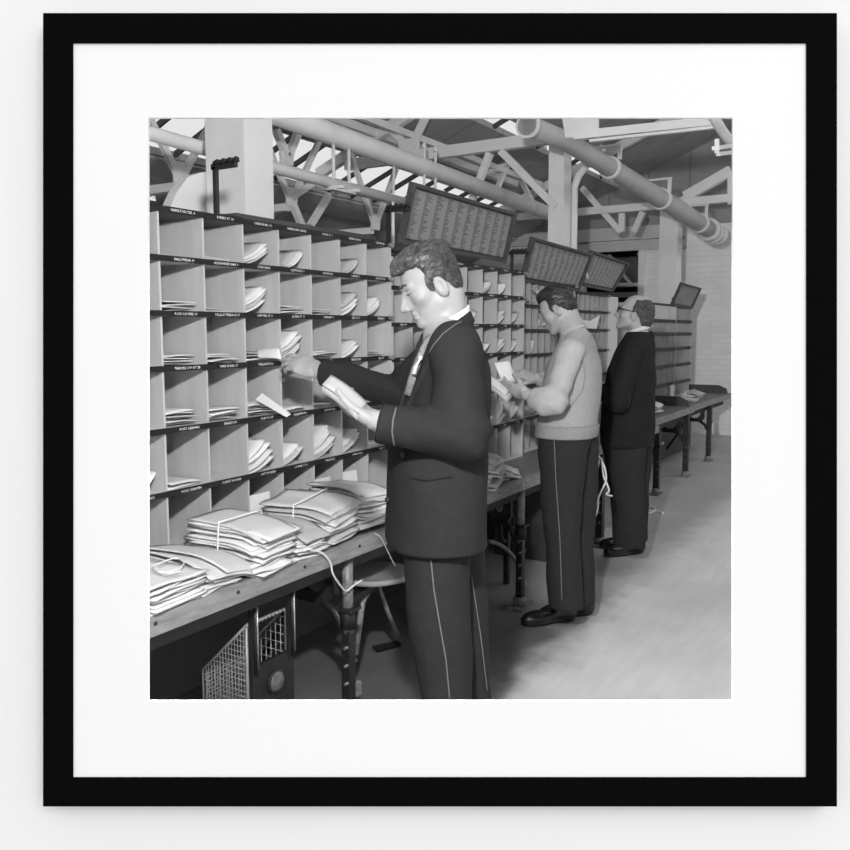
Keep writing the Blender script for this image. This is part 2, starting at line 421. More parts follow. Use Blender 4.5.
# end wall with the dark opening
DO = (3.72, 4.62, 2.77)                      # opening y0, y1, head height
ZW = 3.02
mb = MB(); mb.box(XE, XE + .2, YR, DO[0], 0, ZW); mb.box(XE, XE + .2, DO[1], YB, 0, ZW); mb.box(XE, XE + .2, DO[0], DO[1], DO[2], ZW)
structure('wall_end', mb, M['brick'], 'white painted brick end wall beyond the benches', 'wall')
mb = MB(); mb.prism([V((XE + .02, YR, ZW)), V((XE + .02, YB, ZW)), V((XE + .02, YB, max(ZW, zroof(YB)))), V((XE + .02, 5.6, zroof(5.6) + .05)), V((XE + .02, 0, zr + .05)), V((XE + .02, YR, zl + .05))], (.15, 0, 0))
structure('trim_2', mb, M['gable'], 'dark boarded gable above the white end wall', 'wall')
mb = MB(); mb.box(XE - .10, XE, DO[1] - 1.6, 6.6, 2.86, 3.05); mb.box(XE - .06, XE, DO[1] - 1.6, 6.6, 2.70, 2.83)
structure('trim_3', mb, M['paint2'], 'pale grey lintel beams across the end wall', 'beam')
e = bpy.data.objects.new('door_1', None); COL.objects.link(e); e.location = (XE, (DO[0] + DO[1]) / 2, 0); tag(e, 'dark doorway in the end wall opening on another hall', 'doorway', None, 'structure')
mb = MB(); mb.box(XE - .05, XE + .2, DO[0] - .10, DO[0], 0, DO[2]); mb.build('door_frame', M['paint'], e)
mb = MB(); mb.box(XE + .2, XE + 3, DO[0] - 1.2, DO[0] - 1.15, 0, 3); mb.box(XE + .2, XE + 3, DO[1] + 1.5, DO[1] + 1.55, 0, 3); mb.box(XE + 3, XE + 3.05, DO[0] - 1.2, DO[1] + 1.5, 0, 3); mb.box(XE + .2, XE + 3, DO[0] - 1.2, DO[1] + 1.5, 3, 3.05); mb.box(XE + .2, XE + 3, DO[0] - 1.2, DO[1] + 1.5, -.05, 0)
mb.build('far_hall', M['opening'], e)
mb = MB()
for i in range(5): mb.bar((XE + .9, DO[0] - .6 + i * .5, 2.25), (XE + .9, DO[0] - .2 + i * .5, 2.75), .05, .05)
mb.bar((XE + .8, DO[0] - 1, 2.05), (XE + .8, DO[1] + 1.2, 2.12), .08, .08); mb.bar((XE + .7, DO[0] - 1, 2.22), (XE + .7, DO[1] + 1.2, 2.26), .1, .06)
mb.build('hall_truss', M['paint2'], e)
# low partition under the racks
mb = MB(); mb.box(.9, 10.6, 2.56, 2.60, 0, .66)
structure('trim_4', mb, M['skirt_wall'], 'low wooden partition behind the bench legs', 'partition')

# columns
def column(name, x0, x1, y0, y1, z1, label):
    e = thing(name, ((x0 + x1) / 2, (y0 + y1) / 2, 0), label, 'pillar'); e['kind'] = 'structure'
    mb = MB(); mb.box(x0, x1, y0, y1, 0, z1); mb.build('shaft', M['paint'], e, bevel=.012, seg=2)
    return e
c1 = column('column', 2.765, 2.955, 2.72, 2.97, 4.1, 'broad white pillar rising behind the nearest rack')
mb = MB(); pl = [onY(x, y, 2.99) for x, y in ((168, 212), (177, 192), (188, 177), (203, 172), (240, 172), (240, 215))]
mb.prism(pl, (0, .06, 0)); mb.build('haunch', M['paint'], c1)
c2 = column('column', 6.42, 6.58, 2.66, 2.80, 3.10, 'slim grey pillar behind the second tilted list board')
c3 = column('column', 9.90, 10.12, 2.62, 2.84, 3.02, 'square white pillar near the end wall')
mb = MB(); mb.tube([(6.75, 2.70, 0), (6.75, 2.70, 2.75), (6.74, 2.66, 2.85), (6.70, 2.52, 2.98), (6.70, 2.42, 3.06)], .035); tag(mb.build('drain_pipe', M['paint'], origin=(6.75, 2.7, 0)), 'thin pale drain pipe bending up beside the slim grey pillar', 'pipe', None, 'thing')

# trusses and girders -------------------------------------------------
def truss(name, label, struts, plates, origin):
    e = thing(name, origin, label, 'roof truss'); e['kind'] = 'structure'
    for a, b, w, h in struts:
        mb = MB(); mb.bar(a, b, w, h); mb.build('strut', M['paint'], e)
    for c, nrm, pts in plates:
        mb = MB(); n = V(nrm); mb.prism(pts, n * .014)
        cen = sum((V(p) for p in pts), V((0, 0, 0))) / len(pts)
        for p in pts:
            q = cen + (V(p) - cen) * .62; mb.tube([q - n * .018, q + n * .002], .016, 6)
        mb.build('gusset_plate', M['paint'], e)
    return e
XT = 6.42
def xx(x, y, X=XT): return onX(x, y, X)
st = [(V((XT, 2.66, 3.12)), V((XT, 4.95, 3.12)), .07, .10)]
for a, b in (((501, 151), (556, 207)), ((490, 153), (472, 200)), ((408, 146), (376, 116)), ((412, 146), (428, 112))):
    st.append((xx(*a), xx(*b), .05, .06))
st.append((V((XT, 2.7, zroof(2.7) - .10)), V((XT, 5.3, zroof(5.3) - .08)), .07, .10))
pls = [(0, (-1, 0, 0), [xx(398, 139), xx(420, 139), xx(420, 158), xx(402, 160)])]
truss('roof_truss', 'pale steel roof truss tied to the slim grey pillar', st, pls, (XT, 2.7, 3.1))
XU = 10.02
st = [(V((XU, 2.7, 3.04)), V((XU, 5.3, 3.04)), .08, .09), (V((XU, 2.6, 3.06)), V((XU, .2, 3.06)), .08, .09),
      (xx(685, 197, XU), xx(731, 171, XU), .09, .12), (V((XU, 2.7, zroof(2.7) - .1)), V((XU, 5.3, zroof(5.3) - .1)), .07, .1)]
for a, b in (((582, 188), (621, 232)), ((622, 213), (622, 232)), ((643, 212), (634, 232)), ((731, 171), (731, 204))):
    st.append((xx(*a, XU), xx(*b, XU), .06, .07))
pls = [(0, (-1, 0, 0), [xx(677, 199, XU), xx(696, 190, XU), xx(697, 205, XU), xx(679, 209, XU)])]
truss('roof_truss', 'pale steel roof truss over the square white pillar', st, pls, (XU, 2.7, 3.05))
XV = 4.9
st = [(xx(575, 136, XV), xx(717, 121, XV), .05, .05), (xx(590, 141, XV), xx(717, 127, XV), .03, .015)]
pls = [(0, (-1, 0, 0), [xx(563, 118, XV), xx(599, 118, XV), xx(599, 138, XV), xx(566, 138, XV)])]
truss('roof_tie', 'bolted plate and tie bar beneath the roof at the upper right', st, pls, xx(580, 130, XV))
YG = 4.6
def gy(x, y): return onY(x, y, YG)
st = [(V((3.0, YG, 3.38)), V((9.5, YG, 3.38)), .08, .08)]; pls = []
for (x, y) in ((180, 175), (291, 197), (375, 222)):
    c = gy(x, y)
    for dx in (-.52, .52): st.append((c + V((dx * .05, 0, 0)), V((c.x + dx, YG, 3.36)), .036, .045))
    s = .075; pls.append((0, (0, -1, 0), [c + V((-s, 0, s)), c + V((s, 0, s)), c + V((s * .8, 0, -s)), c + V((-s * .8, 0, -s))]))
    st.append((c + V((0, .03, -.08)), c + V((0, 1.3, -.08)), .05, .06))
st += [(gy(291, 200), gy(302, 226), .05, .05), (gy(329, 195), gy(310, 226), .05, .05), (gy(312, 183), gy(291, 198), .05, .05)]
truss('lattice_girder', 'pale zigzag lattice girder in front of the roof glazing', st, pls, (4.0, YG, 2.6))
YH = 4.3
st = [(onY(a, b, YH), onY(c, d, YH), .05, .05) for a, b, c, d in ((485, 173, 508, 163), (520, 178, 534, 205), (508, 163, 496, 192), (287, 157, 276, 130), (288, 157, 300, 128), (536, 130, 545, 150))]
st.append((V((4.4, YH, 3.36)), V((9.6, YH, 3.36)), .06, .06))
truss('secondary_girder', 'thin grey girder struts between the two glazing strips', st, [(0, (0, -1, 0), [onY(279, 151, YH), onY(293, 152, YH), onY(292, 166, YH), onY(280, 164, YH)])], (6.5, YH, 3.3))
mb = MB(); mb.box(XE - .3, XE - .2, DO[0] - .2, 6.2, 2.93, 3.0); 
# pipes -----------------------------------------------------------------
t = thing('heating_pipe', (3.3, 3.3, 2.76), 'thick grey heating pipe slung high behind the tilted list boards', 'pipe')
mb = MB(); mb.tube([(2.4, 3.3, 2.785), (4.0, 3.3, 2.752), (7.8, 3.3, 2.675)], .068, 20); mb.build('pipe_body', M['pipe'], t)
def hanger(parent, c, r, top):
    mb = MB()
    for dx in (-.10, .06):
        mb.tube([c + V((dx, -.02, -r - .03)), c + V((dx, -.02, top))], .012, 6); mb.tube([c + V((dx, -.02, top)), c + V((dx, -.02, top + .05))], [.024, .004], 6)
        mb.tube([c + V((dx, -.1, -r - .012)), c + V((dx, .1, -r - .012))], .012, 6)
    mb.bar(c + V((-.14, -.02, -r - .02)), c + V((.1, -.02, -r - .02)), .05, .02)
    mb.build('hanger', M['paint'], parent)
hanger(t, onY(429, 183, 3.3) + V((0, 0, .02)), .07, .22)
t = thing('service_pipe', (2.7, 3.3, 2.46), 'thinner pale pipe running below the thick grey heating pipe', 'pipe')
mb = MB(); mb.tube([(1.6, 3.3, 2.485), (3.4, 3.3, 2.45), (5.2, 3.3, 2.43)], .036, 16); mb.build('pipe_body', M['paint'], t)
hanger(t, onY(341, 182, 3.3), .04, .22)
mb = MB(); q = onY(393, 160, 3.3); mb.tube([onY(394, 165, 3.3), onY(393, 200, 3.3), onY(393, 245, 3.0)], .012, 6); mb.build('drop_rod', M['paint'], t)
t = thing('lagged_pipe', (5, 2.3, 2.88), 'big lagged pipe with saddle clamps running to the end wall', 'pipe')
ax = [onY(x, y, 2.3) for x, y in ((527, 125), (563.5, 140), (599, 161), (641, 187), (681, 211), (708, 229))]
mb = MB(); mb.tube(ax, [.066, .068, .073, .084, .096, .098], 24); mb.build('pipe_body', M['pipe_big'], t)
def on_pipe(x):
    for a, b in zip(ax, ax[1:]):
        if a.x <= x <= b.x: return a.lerp(b, (x - a.x) / (b.x - a.x))
for px in (610, 661, 699):
    c = on_pipe(min(onY(px, 170 + (px - 610) * .58, 2.3).x, ax[-1].x - .02)); k = .074 + .026 * (px - 600) / 100; mb = MB(); mb.tube([c + V((-.03, 0, 0)), c + V((.03, 0, 0))], k + .016, 20)
    mb.bar(c + V((0, -.08, .06)), c + V((0, -.08, k + .10)), .03, .03); mb.bar(c + V((0, -.10, k + .10)), c + V((0, .25, k + .10)), .04, .02); mb.build('saddle_clamp', M['flange'], t)
ed = (ax[-1] - ax[-2]).normalized()
for k in (0, .22, .42):
    c = ax[-1] + ed * k; mb = MB(); mb.tube([c, c + ed * .12], .135 - .02 * k, 20); mb.build('flange', M['flange'], t)
mb = MB(); mb.tube([ax[-1], ax[-1] + ed * .5], .10, 16); mb.build('pipe_end', M['flange'], t)
mb = MB(); mb.tube([ax[0], ax[0] + (ax[1] - ax[0]).normalized() * .05], .082, 20); mb.build('flange', M['flange'], t)
mb = MB(); mb.tube([ax[2] + V((0, .1, .13)), ax[-1] + V((0, .12, .18))], .03, 10); mb.build('side_pipe', M['pipe_big'], t)
t = thing('bent_pipe', onY(722, 130, .95), 'short bent pale pipe with bracket at the upper right roof', 'pipe')
Yb = .95
mb = MB(); mb.tube([onY(x, y, Yb) for x, y in ((700, 95), (716, 121), (722, 131), (728, 139), (740, 150))], .026, 14); mb.build('pipe_body', M['paint'], t)
mb = MB(); mb.bar(onY(717, 139, Yb), onY(717, 153, Yb), .02, .02); mb.bar(onY(716, 148, Yb), onY(735, 145, Yb), .04, .02); mb.bar(onY(718, 154, Yb), onY(735, 152, Yb), .02, .02); mb.build('bracket', M['paint'], t)

# ================================================================== SORTING RACKS
ROWS1 = [1.888, 1.735, 1.557, 1.377, 1.173, .963]
WORDS = [['TEMPLE', 'HAMILTON TER. 4', 'SURREY ST. 18', 'CARRICK RD. 19', 'SANDHURST GDNS', 'MOIRA ST. 6', 'ELMWOOD AV.', 'LISBURN RD.'],
         ['PARK 9', 'BALLYMENA 19', 'ALEXANDER PARK 9', 'DUNCAIRN', 'CLIFTON ST. 7', 'ANTRIM RD.', 'ORMEAU 3', 'HOLYWOOD'],
         ['ST. 17', 'ROSS SQUARE 19', 'PALACE TERRACE 17', 'OXFORD ST. 8', 'QUEEN ST. 11', 'YORK RD. 3', 'GROVE ST.', 'LINDEN 5'],
         ['LT. 30', 'PRINCES COURT 20', 'PARK ROAD 17', 'WELLINGTON', 'MARKET ST.', 'CASTLE', 'BRIDGE END', 'MILL ST.'],
         ['HILL', 'PORT HERMAN', 'BRANTON', 'FORT ROSE', 'CLARENDON', 'NEWTOWN', 'GLEN RD.', 'EAST ST.'],
         ['ORCHARDS', 'HOLY GARDEN', 'FOREST ROUND', 'HAT OF KEEN', 'LOWER ST. 4', 'NORTH RD.', 'CHURCH LN.', 'WEST 2']]
def rack(name, label, Y, xs, rows, zbot, words=None, depth=.30, thick=.008, group=None, slat=None, post=.016, mply='ply', strip_h=.019):
    x0, x1 = xs[0], xs[-1]; ztop = rows[0]
    e = thing(name, ((x0 + x1) / 2, Y + depth / 2, zbot), label, 'sorting rack', group)
    for x, s in ((x0, 1), (x1, -1)):
        mb = MB(); mb.box(min(x, x + s * post), max(x, x + s * post), Y, Y + depth, zbot, ztop + .012); mb.build('side_panel', M[mply], e)
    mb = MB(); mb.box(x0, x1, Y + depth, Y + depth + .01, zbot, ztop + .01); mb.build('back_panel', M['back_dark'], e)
    for x in xs[1:-1]:
        mb = MB(); mb.box(x - thick / 2, x + thick / 2, Y + .004, Y + depth, zbot, ztop); mb.build('divider', M[mply], e)
    for i, z in enumerate(rows + [zbot + .006]):
        mb = MB(); mb.box(x0 + .001, x1 - .001, Y + .002, Y + depth - .002, z - .006, z + .006); sh = mb.build('shelf', M['ply_edge' if i else 'dark_wood'], e)
        if i == len(rows): continue
        mb = MB()
        mb.obox((((x0 + x1) / 2), Y - .003, z + (.004 if i == 0 else 0)), ((x1 - x0) / 2, 0, 0), (0, .003, 0), (0, .000, strip_h / 2))
        if words:
            mb.mi = 1
            for k, wd in enumerate(words[i % len(words)][:len(xs) - 1]):
                tm = text_mesh(wd); sz = .0125; cell = xs[k + 1] - xs[k]
                if tm[2] * sz > cell * .82: sz = cell * .82 / tm[2]
                cxx = xs[k] + cell * .5 - tm[2] * sz / 2
                mb.text(wd, sz, (cxx, Y - .006, z - .0045 + (.004 if i == 0 else 0)), (1, 0, 0), (0, 0, 1), .0012)
        mb.build('label_strip', [M['strip'], M['ink']], sh)
        mb = MB(); mb.tube([(x1 - .03, Y - .006, z + .002), (x1 - .03, Y - .022, z + .002)], .008, 8); mb.sphere((x1 - .012, Y - .014, z), .012, 8); mb.build('label_clip', M['steel'], sh)
    return e
def bracket(e, x, Y, z0, z1, reach=.16):
    mb = MB(); mb.bar((x, Y + .03, z0), (x, Y + .03, z1), .015, .015, (0, 1, 0)); mb.bar((x, Y + .03, z0 + .004), (x + .10, Y + .03, z0 + .004), .05, .008)
    b = mb.build('board_bracket', M['iron'], e)
    mb = MB(); mb.bar((x, Y + .045, z1), (x, Y - reach, z1), .015, .020)
    for k in range(4): mb.bar((x, Y + .035 - k * (reach + .05) / 4, z1 + .009), (x, Y + .012 - k * (reach + .05) / 4, z1 + .017), .015, .016)
    mb.build('notched_arm', M['iron'], b)
ZB = .72
xs1 = [1.582 + .1868 * i for i in range(9)]
r1 = rack('sorting_rack', 'nearest plywood pigeonhole rack with lettered black label strips and eight columns', 2.12, xs1, ROWS1, ZB, WORDS, .30)
mb = MB(); mb.box(2.19, 3.075, 2.20, 2.50, 1.901, 1.935); mb.build('top_rail', M['dark_wood'], r1, bevel=.003)
bracket(r1, 2.045, 2.12, 1.90, 2.07, .07); bracket(r1, 3.10, 2.12, 1.87, 2.055, .08)
ROWS2 = [1.848, 1.700, 1.530, 1.366, 1.155, .945]
xs2 = [3.078 + .180 * i for i in range(9)]
W2 = [['ANNADALE', 'CREGAGH', 'BELMONT', 'SYDENHAM', 'KNOCK', 'DUNDELA', 'GREEN RD.', 'CASTLE'][k:] + ['PARK', 'HILL ST.', 'BLOOM', 'RIVER', 'MOUNT', 'VICTOR', 'EDEN', 'LONG'][:k] for k in range(6)]
r2 = rack('sorting_rack', 'second pigeonhole rack behind the man in the dark jacket', 2.12, xs2, ROWS2, ZB, W2, .30)
bracket(r2, onY(512, 262, 2.15).x, 2.12, 1.86, onY(512, 253, 2.15).z, .06)
ROWS3 = [1.815, 1.660, 1.503, 1.345, 1.15, .94]
xs3 = [4.62 + .108 * i for i in range(9)]
r3 = rack('sorting_rack', 'third pigeonhole rack with narrow slots beside the man in the knitted vest', 2.17, xs3, ROWS3, ZB, None, .28, .012, mply='ply_far')
ROWS4 = [1.785, 1.650, 1.508, 1.345, 1.15, .94]
xs4 = [5.56 + .107 * i for i in range(9)]
r4 = rack('sorting_rack', 'fourth rack of narrow slots seen between the vested man and the man in glasses', 2.25, xs4, ROWS4, ZB, None, .28, .012, mply='ply_far')
mb = MB(); mb.box(6.43, 6.66, 2.25, 2.29, ZB, 1.785); mb.build('end_post', M['paint2'], r4)
ROWS5 = [1.77, 1.608, 1.467, 1.304, 1.117, .918]
xs5 = [7.75 + .0655 * i for i in range(21)]
r5 = rack('sorting_rack', 'fifth slatted rack just beyond the man in glasses', 2.40, xs5, ROWS5, ZB, None, .25, .014, strip_h=.035, mply='ply_far')
mb = MB(); mb.box(7.76, 9.05, 2.385, 2.40, 1.625, 1.765); mb.build('front_panel', M['ply'], r5)
mb = MB(); mb.box(8.90, 9.06, 2.385, 2.40, ZB, .90); mb.build('front_panel', M['ply_edge'], r5)
xs6 = [9.12 + .0655 * i for i in range(11)]
r6 = rack('sorting_rack', 'last slatted rack standing against the white end wall corner', 2.40, xs6, ROWS5, ZB, None, .25, .014, strip_h=.035, mply='ply_far')
bracket(r6, 8.72 + .42, 2.42, 1.78, 1.86, .02)

# ================================================================== LIST BOARDS
def board(label, bl, br, tl, tr, marker=False):
    bl, br, tl, tr = map(V, (bl, br, tl, tr))
    e = thing('notice_board', (bl + br) / 2, label, 'notice board', 'tilted list boards over the racks')
    ux = (br - bl); uy = (tl - bl); n = ux.cross(uy).normalized()
    def q(u, v, o=0): return bl + (br - bl) * u + ((tl - bl) * (1 - u) + (tr - br) * u) * v + n * o
    mb = MB(); w = .017 / ux.length; h = .017 / uy.length
    for u0, u1, v0, v1 in ((0, 1, 0, h), (0, 1, 1 - h, 1), (0, w, h, 1 - h), (1 - w, 1, h, 1 - h)):
        mb.hexa([q(u0, v0, -.022), q(u1, v0, -.022), q(u1, v1, -.022), q(u0, v1, -.022), q(u0, v0, .012), q(u1, v0, .012), q(u1, v1, .012), q(u0, v1, .012)])
    mb.build('frame', M['dark_wood'], e)
    mb = MB(); mb.hexa([q(w, h, -.02), q(1 - w, h, -.02), q(1 - w, 1 - h, -.02), q(w, 1 - h, -.02), q(w, h, -.012), q(1 - w, h, -.012), q(1 - w, 1 - h, -.012), q(w, 1 - h, -.012)]); mb.build('backing', M['dark_wood'], e)
    bm = bmesh.new(); uvl = bm.loops.layers.uv.new('UVMap')
    w2 = w * 1.6; h2 = h * 1.6
    pts = [(w2, h2), (1 - w2, h2), (1 - w2, 1 - h2), (w2, 1 - h2)]
    def add(o, fl):
        vs = [bm.verts.new(q(a, b, o)) for a, b in (pts[::-1] if fl else pts)]
        f = bm.faces.new(vs)
        for lp, c in zip(f.loops, [(0, 0), (1, 0), (1, 1), (0, 1)]): lp[uvl].uv = c
    add(-.008, False); add(-.011, True)
    me = bpy.data.meshes.new('list_sheet'); bm.to_mesh(me); bm.free(); me.materials.append(M['sheet'])
    link('list_sheet', me, e)
    return e, q
A = onY
board('large tilted list board above the head of the man in the dark jacket', A(400.5, 243, 2.12), A(505, 263, 2.12), A(413, 182, 2.045), A(516, 213, 2.045))
board('tilted list board above the vested man', A(522, 281, 2.17), A(578, 291, 2.17), A(533, 237, 2.095), A(593, 254, 2.095))
e, q = board('smaller tilted list board with a white tag in its corner above the fourth rack', A(577, 285, 2.25), A(612, 291.5, 2.25), A(592, 250.5, 2.17), A(629, 263, 2.17))
mb = MB(); mb.prism([q(.06, .42, .004), q(.10, .40, .004), q(.20, .22, .004), q(.13, .24, .004)], (0, -.002, 0)); mb.build('white_tag', M['paper'], e)
board('small dark list board tilted on top of the far rack by the end wall', A(671.5, 305.5, 2.40), A(691.5, 308.5, 2.40), A(682, 282.5, 2.32), A(701, 288, 2.32))

# ================================================================== BENCHES
def bench(label, x0, x1, yf, yb, legs, z=ZB, lip=False):
    e = thing('work_bench', ((x0 + x1) / 2, (yf + yb) / 2, 0), label, 'work bench')
    mb = MB(); mb.box(x0, x1, yf + .03, yb, z - .03, z); mb.build('worktop', M['bench_top'], e)
    mb = MB(); mb.box(x0, x1, yf, yf + .03, z - .055, z + .004)
    ee = mb.build('front_edge', M['bench_edge'], e, bevel=.004, seg=2)
    mb = MB(); k = x0 + .12
    while k < x1: mb.tube([(k, yf - .002, z - .02), (k, yf + .001, z - .02)], .006, 8); k += .31
    mb.build('nail', M['iron'], ee)
    mb = MB(); mb.box(x0 + .02, x1 - .02, yf + .10, yf + .125, z - .14, z - .03); mb.build('apron', M['apron'], e)
    if lip:
        mb = MB(); mb.prism([V((x1 - .03, yf + .05, z)), V((x1 - .03, yb, z)), V((x1 - .03, yb, z + .10)), V((x1 - .03, yf + .16, z + .10)), V((x1 - .03, yf + .07, z + .06))], (.03, 0, 0)); mb.build('end_lip', M['dark_wood'], e)
    for lx, style in legs:
        ly = yf + .05
        if style == 0:
            mb = MB(); mb.tube([(lx, ly, .36), (lx, ly, z - .055)], .021, 14); lg = mb.build('leg', M['steel'], e)
            mb = MB(); mb.bar((lx, ly, .03), (lx, ly, .37), .040, .036, (0, 1, 0)); mb.build('post', M['iron'], lg)
        else:
            mb = MB(); mb.bar((lx, ly, .03), (lx, ly, z - .03), .055, .05, (0, 1, 0)); lg = mb.build('leg', M['iron'], e)
        mb = MB(); mb.tube([(lx, ly, .38), (lx, ly, .46)], .030, 14); mb.bar((lx - .036, ly - .01, .455), (lx + .036, ly - .01, .455), .055, .012); mb.build('collar', M['iron'], lg)
        mb = MB(); mb.box(lx - .08, lx + .08, ly - .045, ly + .045, 0, .014); mb.tube([(lx, ly, .0), (lx, ly, .06)], .04, 10); mb.build('foot_plate', M['steel'], lg)
        for zz in (.17, .24, .31): mb = MB(); mb.tube([(lx - .036, ly - .01, zz), (lx + .036, ly - .01, zz)], .006, 8); mb.build('bolt', M['steel'], lg)
        mb = MB(); mb.obox((lx + .032, ly, .13), (.014, 0, 0), (0, .026, 0), (0, 0, .026)); mb.build('clamp_block', M['steel'], lg)
        # cast bracket with a round hole, reaching back under the top
        mb = MB(); X = lx; n = 24; c = V((X, ly + .17, z - .16)); r0 = .07
        out = []
        for i in range(n):
            a = 2 * PI * i / n; dy, dz = math.cos(a), math.sin(a)
            ry = .115; k = min(1 / max(abs(dy), 1e-6), 1 / max(abs(dz), 1e-6)); k = min(k, 1.18)
            out.append((c + V((0, dy * r0, dz * r0)), c + V((0, dy * ry * k, dz * ry * k * .95))))
        for i in range(n):
            a, b = out[i], out[(i + 1) % n]
            mb.hexa([a[0] - V((.012, 0, 0)), a[1] - V((.012, 0, 0)), b[1] - V((.012, 0, 0)), b[0] - V((.012, 0, 0)), a[0] + V((.012, 0, 0)), a[1] + V((.012, 0, 0)), b[1] + V((.012, 0, 0)), b[0] + V((.012, 0, 0))])
        mb.tube([(X, ly + .02, z - .36), (X, ly + .05, z - .30), (X, ly + .12, z - .25)], .018, 8)
        mb.tube([(X, ly + .25, z - .22), (X, ly + .34, z - .40), (X, ly + .52, z - .68)], .016, 8)
        mb.build('cast_bracket', M['iron'], lg)
    return e
bench('nearest bench with worn pale front edge piled with mail bundles', 1.30, 3.06, 1.77, 2.44, [(2.34, 0)])
bench('second bench with dark worn top between the first two men', 3.075, 4.60, 1.77, 2.44, [(3.86, 0)])
bench('third bench hidden mostly behind the vested man and the man in glasses', 4.61, 6.55, 1.84, 2.54, [(5.30, 1)])
bench('fourth bench with a thin bundle beyond the man in glasses', 6.57, 8.42, 2.00, 2.66, [(7.25, 1), (8.30, 1)], lip=True)
bench('farthest bench ending near the white end wall', 8.43, 10.45, 2.03, 2.66, [(9.46, 1)], lip=True)

# ================================================================== LETTERS
PAPERS = ['paper', 'paper2', 'paper2', 'paper3', 'paper']
def letter_mesh(style, w, l, k):
    rr = random.Random(style * 100 + k)
    ph = rr.uniform(0, 6); am = rr.uniform(.001, .004)
    def f(u, v):
        x = (u - 0) * w
        if style == 0: z = am * math.sin(3 * u + ph) * (1 - v) + .002 * math.sin(4 * v + ph)
        elif style == 1: z = w * (.06 * u + .24 * u ** 2.2) + .002 * math.sin(5 * v + ph); x *= .93
        else: z = w * (.02 * u + .42 * u ** 3); x *= .93
        return (x, v * l, z)
    mb = MB(); mb.grid(f, 10, 4, .0016)
    return mb.mesh('letter', M[PAPERS[k % 5]])
LM = {}
for st_ in range(3):
    for k in range(5): LM[st_, k] = letter_mesh(st_, .150 + .008 * (k % 3), .225 + .012 * (k % 2), k)
ORD = ['first', 'second', 'third', 'fourth', 'fifth', 'sixth', 'seventh', 'eighth']
ROWN = ['top', 'second', 'third', 'fourth', 'fifth', 'bottom']
LG = {}
def letter(Y, x, z, style, k, rot=0., tilt=0., sc=1., label='', group='', dy=0.):
    o = bpy.data.objects.new('letter', LM[style, k]); COL.objects.link(o)
    o.location = (x, Y + dy, z); o.rotation_euler = (0, -tilt, rot); o.scale = (sc, sc, 1)
    return tag(o, label, 'letter', group)
def fill(rackname, Y, xs, rows, zbot, r, c, kind, n, thick=.008, pre='in'):
    x0 = xs[c] + thick / 2 + .004; x1 = xs[c + 1] - thick / 2 - .003; w = x1 - x0
    floorz = (rows[r + 1] if r + 1 < len(rows) else zbot + .006) + .006
    hh = rows[r] - .006 - floorz
    lab = f'letter in the {ROWN[r]} row, {ORD[c]} pigeonhole from the left, of the {rackname}'
    grp = f'letters in {ROWN[r]} row {ORD[c]} pigeonhole of {rackname}'
    rr = random.Random(hash((r * 31 + c * 7 + len(rackname))) & 0xffff)
    z = floorz + .002
    base = LM[0, 0]
    if kind == 'flat':
        for i in range(n):
            s = min(1, (w - .012) / .170) * rr.uniform(.84, 1); k = rr.randrange(5)
            letter(Y, x0 + rr.uniform(0, max(.001, w - .170 * s - .004)), z + .003, 0, k, rr.uniform(-.02, .02), rr.uniform(0, .02), s, lab, grp, .008 + rr.uniform(0, .04)); z += .0088
    elif kind == 'curl':
        for i in range(n):
            s = min(1, (w - .01) / .160) * rr.uniform(.9, 1); k = rr.randrange(5)
            letter(Y, x0 + .002, z + .001, 2, k, 0, 0, s, lab, grp, .006 + rr.uniform(0, .03)); z += .006
    elif kind == 'fan':
        for i in range(n):
            s = min(1, (w - .012) / .160) * rr.uniform(.84, .98); k = rr.randrange(5)
            t = rr.uniform(.02, .12) + .04 * i
            letter(Y, x0 + .002, z + .001, 1, k, 0, min(t * .8, .22), s, lab, grp, .006 + rr.uniform(0, .03)); z += .0085
    elif kind == 'stand':
        for i in range(n):
            me = bpy.data.meshes.get('standing_letter') or MB().box(0, .125, 0, .003, 0, .12).mesh('standing_letter', M['paper'])
            o = bpy.data.objects.new('letter', me); COL.objects.link(o)
            o.location = (x0 + .012 + .006 * i, Y + .02 + .012 * i, floorz + .004); o.rotation_euler = (-.12, 0, 0); o.scale = (min(1, (w - .03) / .125), 1, min(1.2, (hh - .02) / .12))
            tag(o, lab, 'letter', grp)
CELLS1 = {(0, 1): ('flat', 1), (0, 2): ('flat', 2), (0, 3): ('fan', 4), (0, 4): ('curl', 3), (0, 5): ('flat', 1), (0, 6): ('curl', 2), (0, 7): ('flat', 1),
          (1, 0): ('curl', 2), (1, 1): ('flat', 4), (1, 2): ('flat', 2), (1, 3): ('fan', 5), (1, 4): ('flat', 4), (1, 5): ('flat', 3), (1, 6): ('fan', 5), (1, 7): ('fan', 4),
          (2, 0): ('fan', 2), (2, 1): ('flat', 4), (2, 2): ('flat', 4), (2, 3): ('flat', 5), (2, 4): ('fan', 6), (2, 5): ('flat', 4), (2, 6): ('fan', 3), (2, 7): ('flat', 3),
          (3, 1): ('flat', 6), (3, 2): ('flat', 5), (3, 3): ('flat', 6), (3, 4): ('flat', 2), (3, 5): ('flat', 2), (3, 6): ('flat', 3), (3, 7): ('fan', 3),
          (4, 0): ('curl', 1), (4, 1): ('flat', 2), (4, 3): ('fan', 6), (4, 4): ('fan', 3), (4, 5): ('fan', 7), (4, 6): ('fan', 4), (4, 7): ('flat', 2),
          (5, 3): ('stand', 1), (5, 5): ('stand', 1), (5, 6): ('stand', 2)}
for (r, c), (k, n) in CELLS1.items(): fill('nearest rack', 2.12, xs1, ROWS1, ZB, r, c, k, n)
rr = random.Random(3)
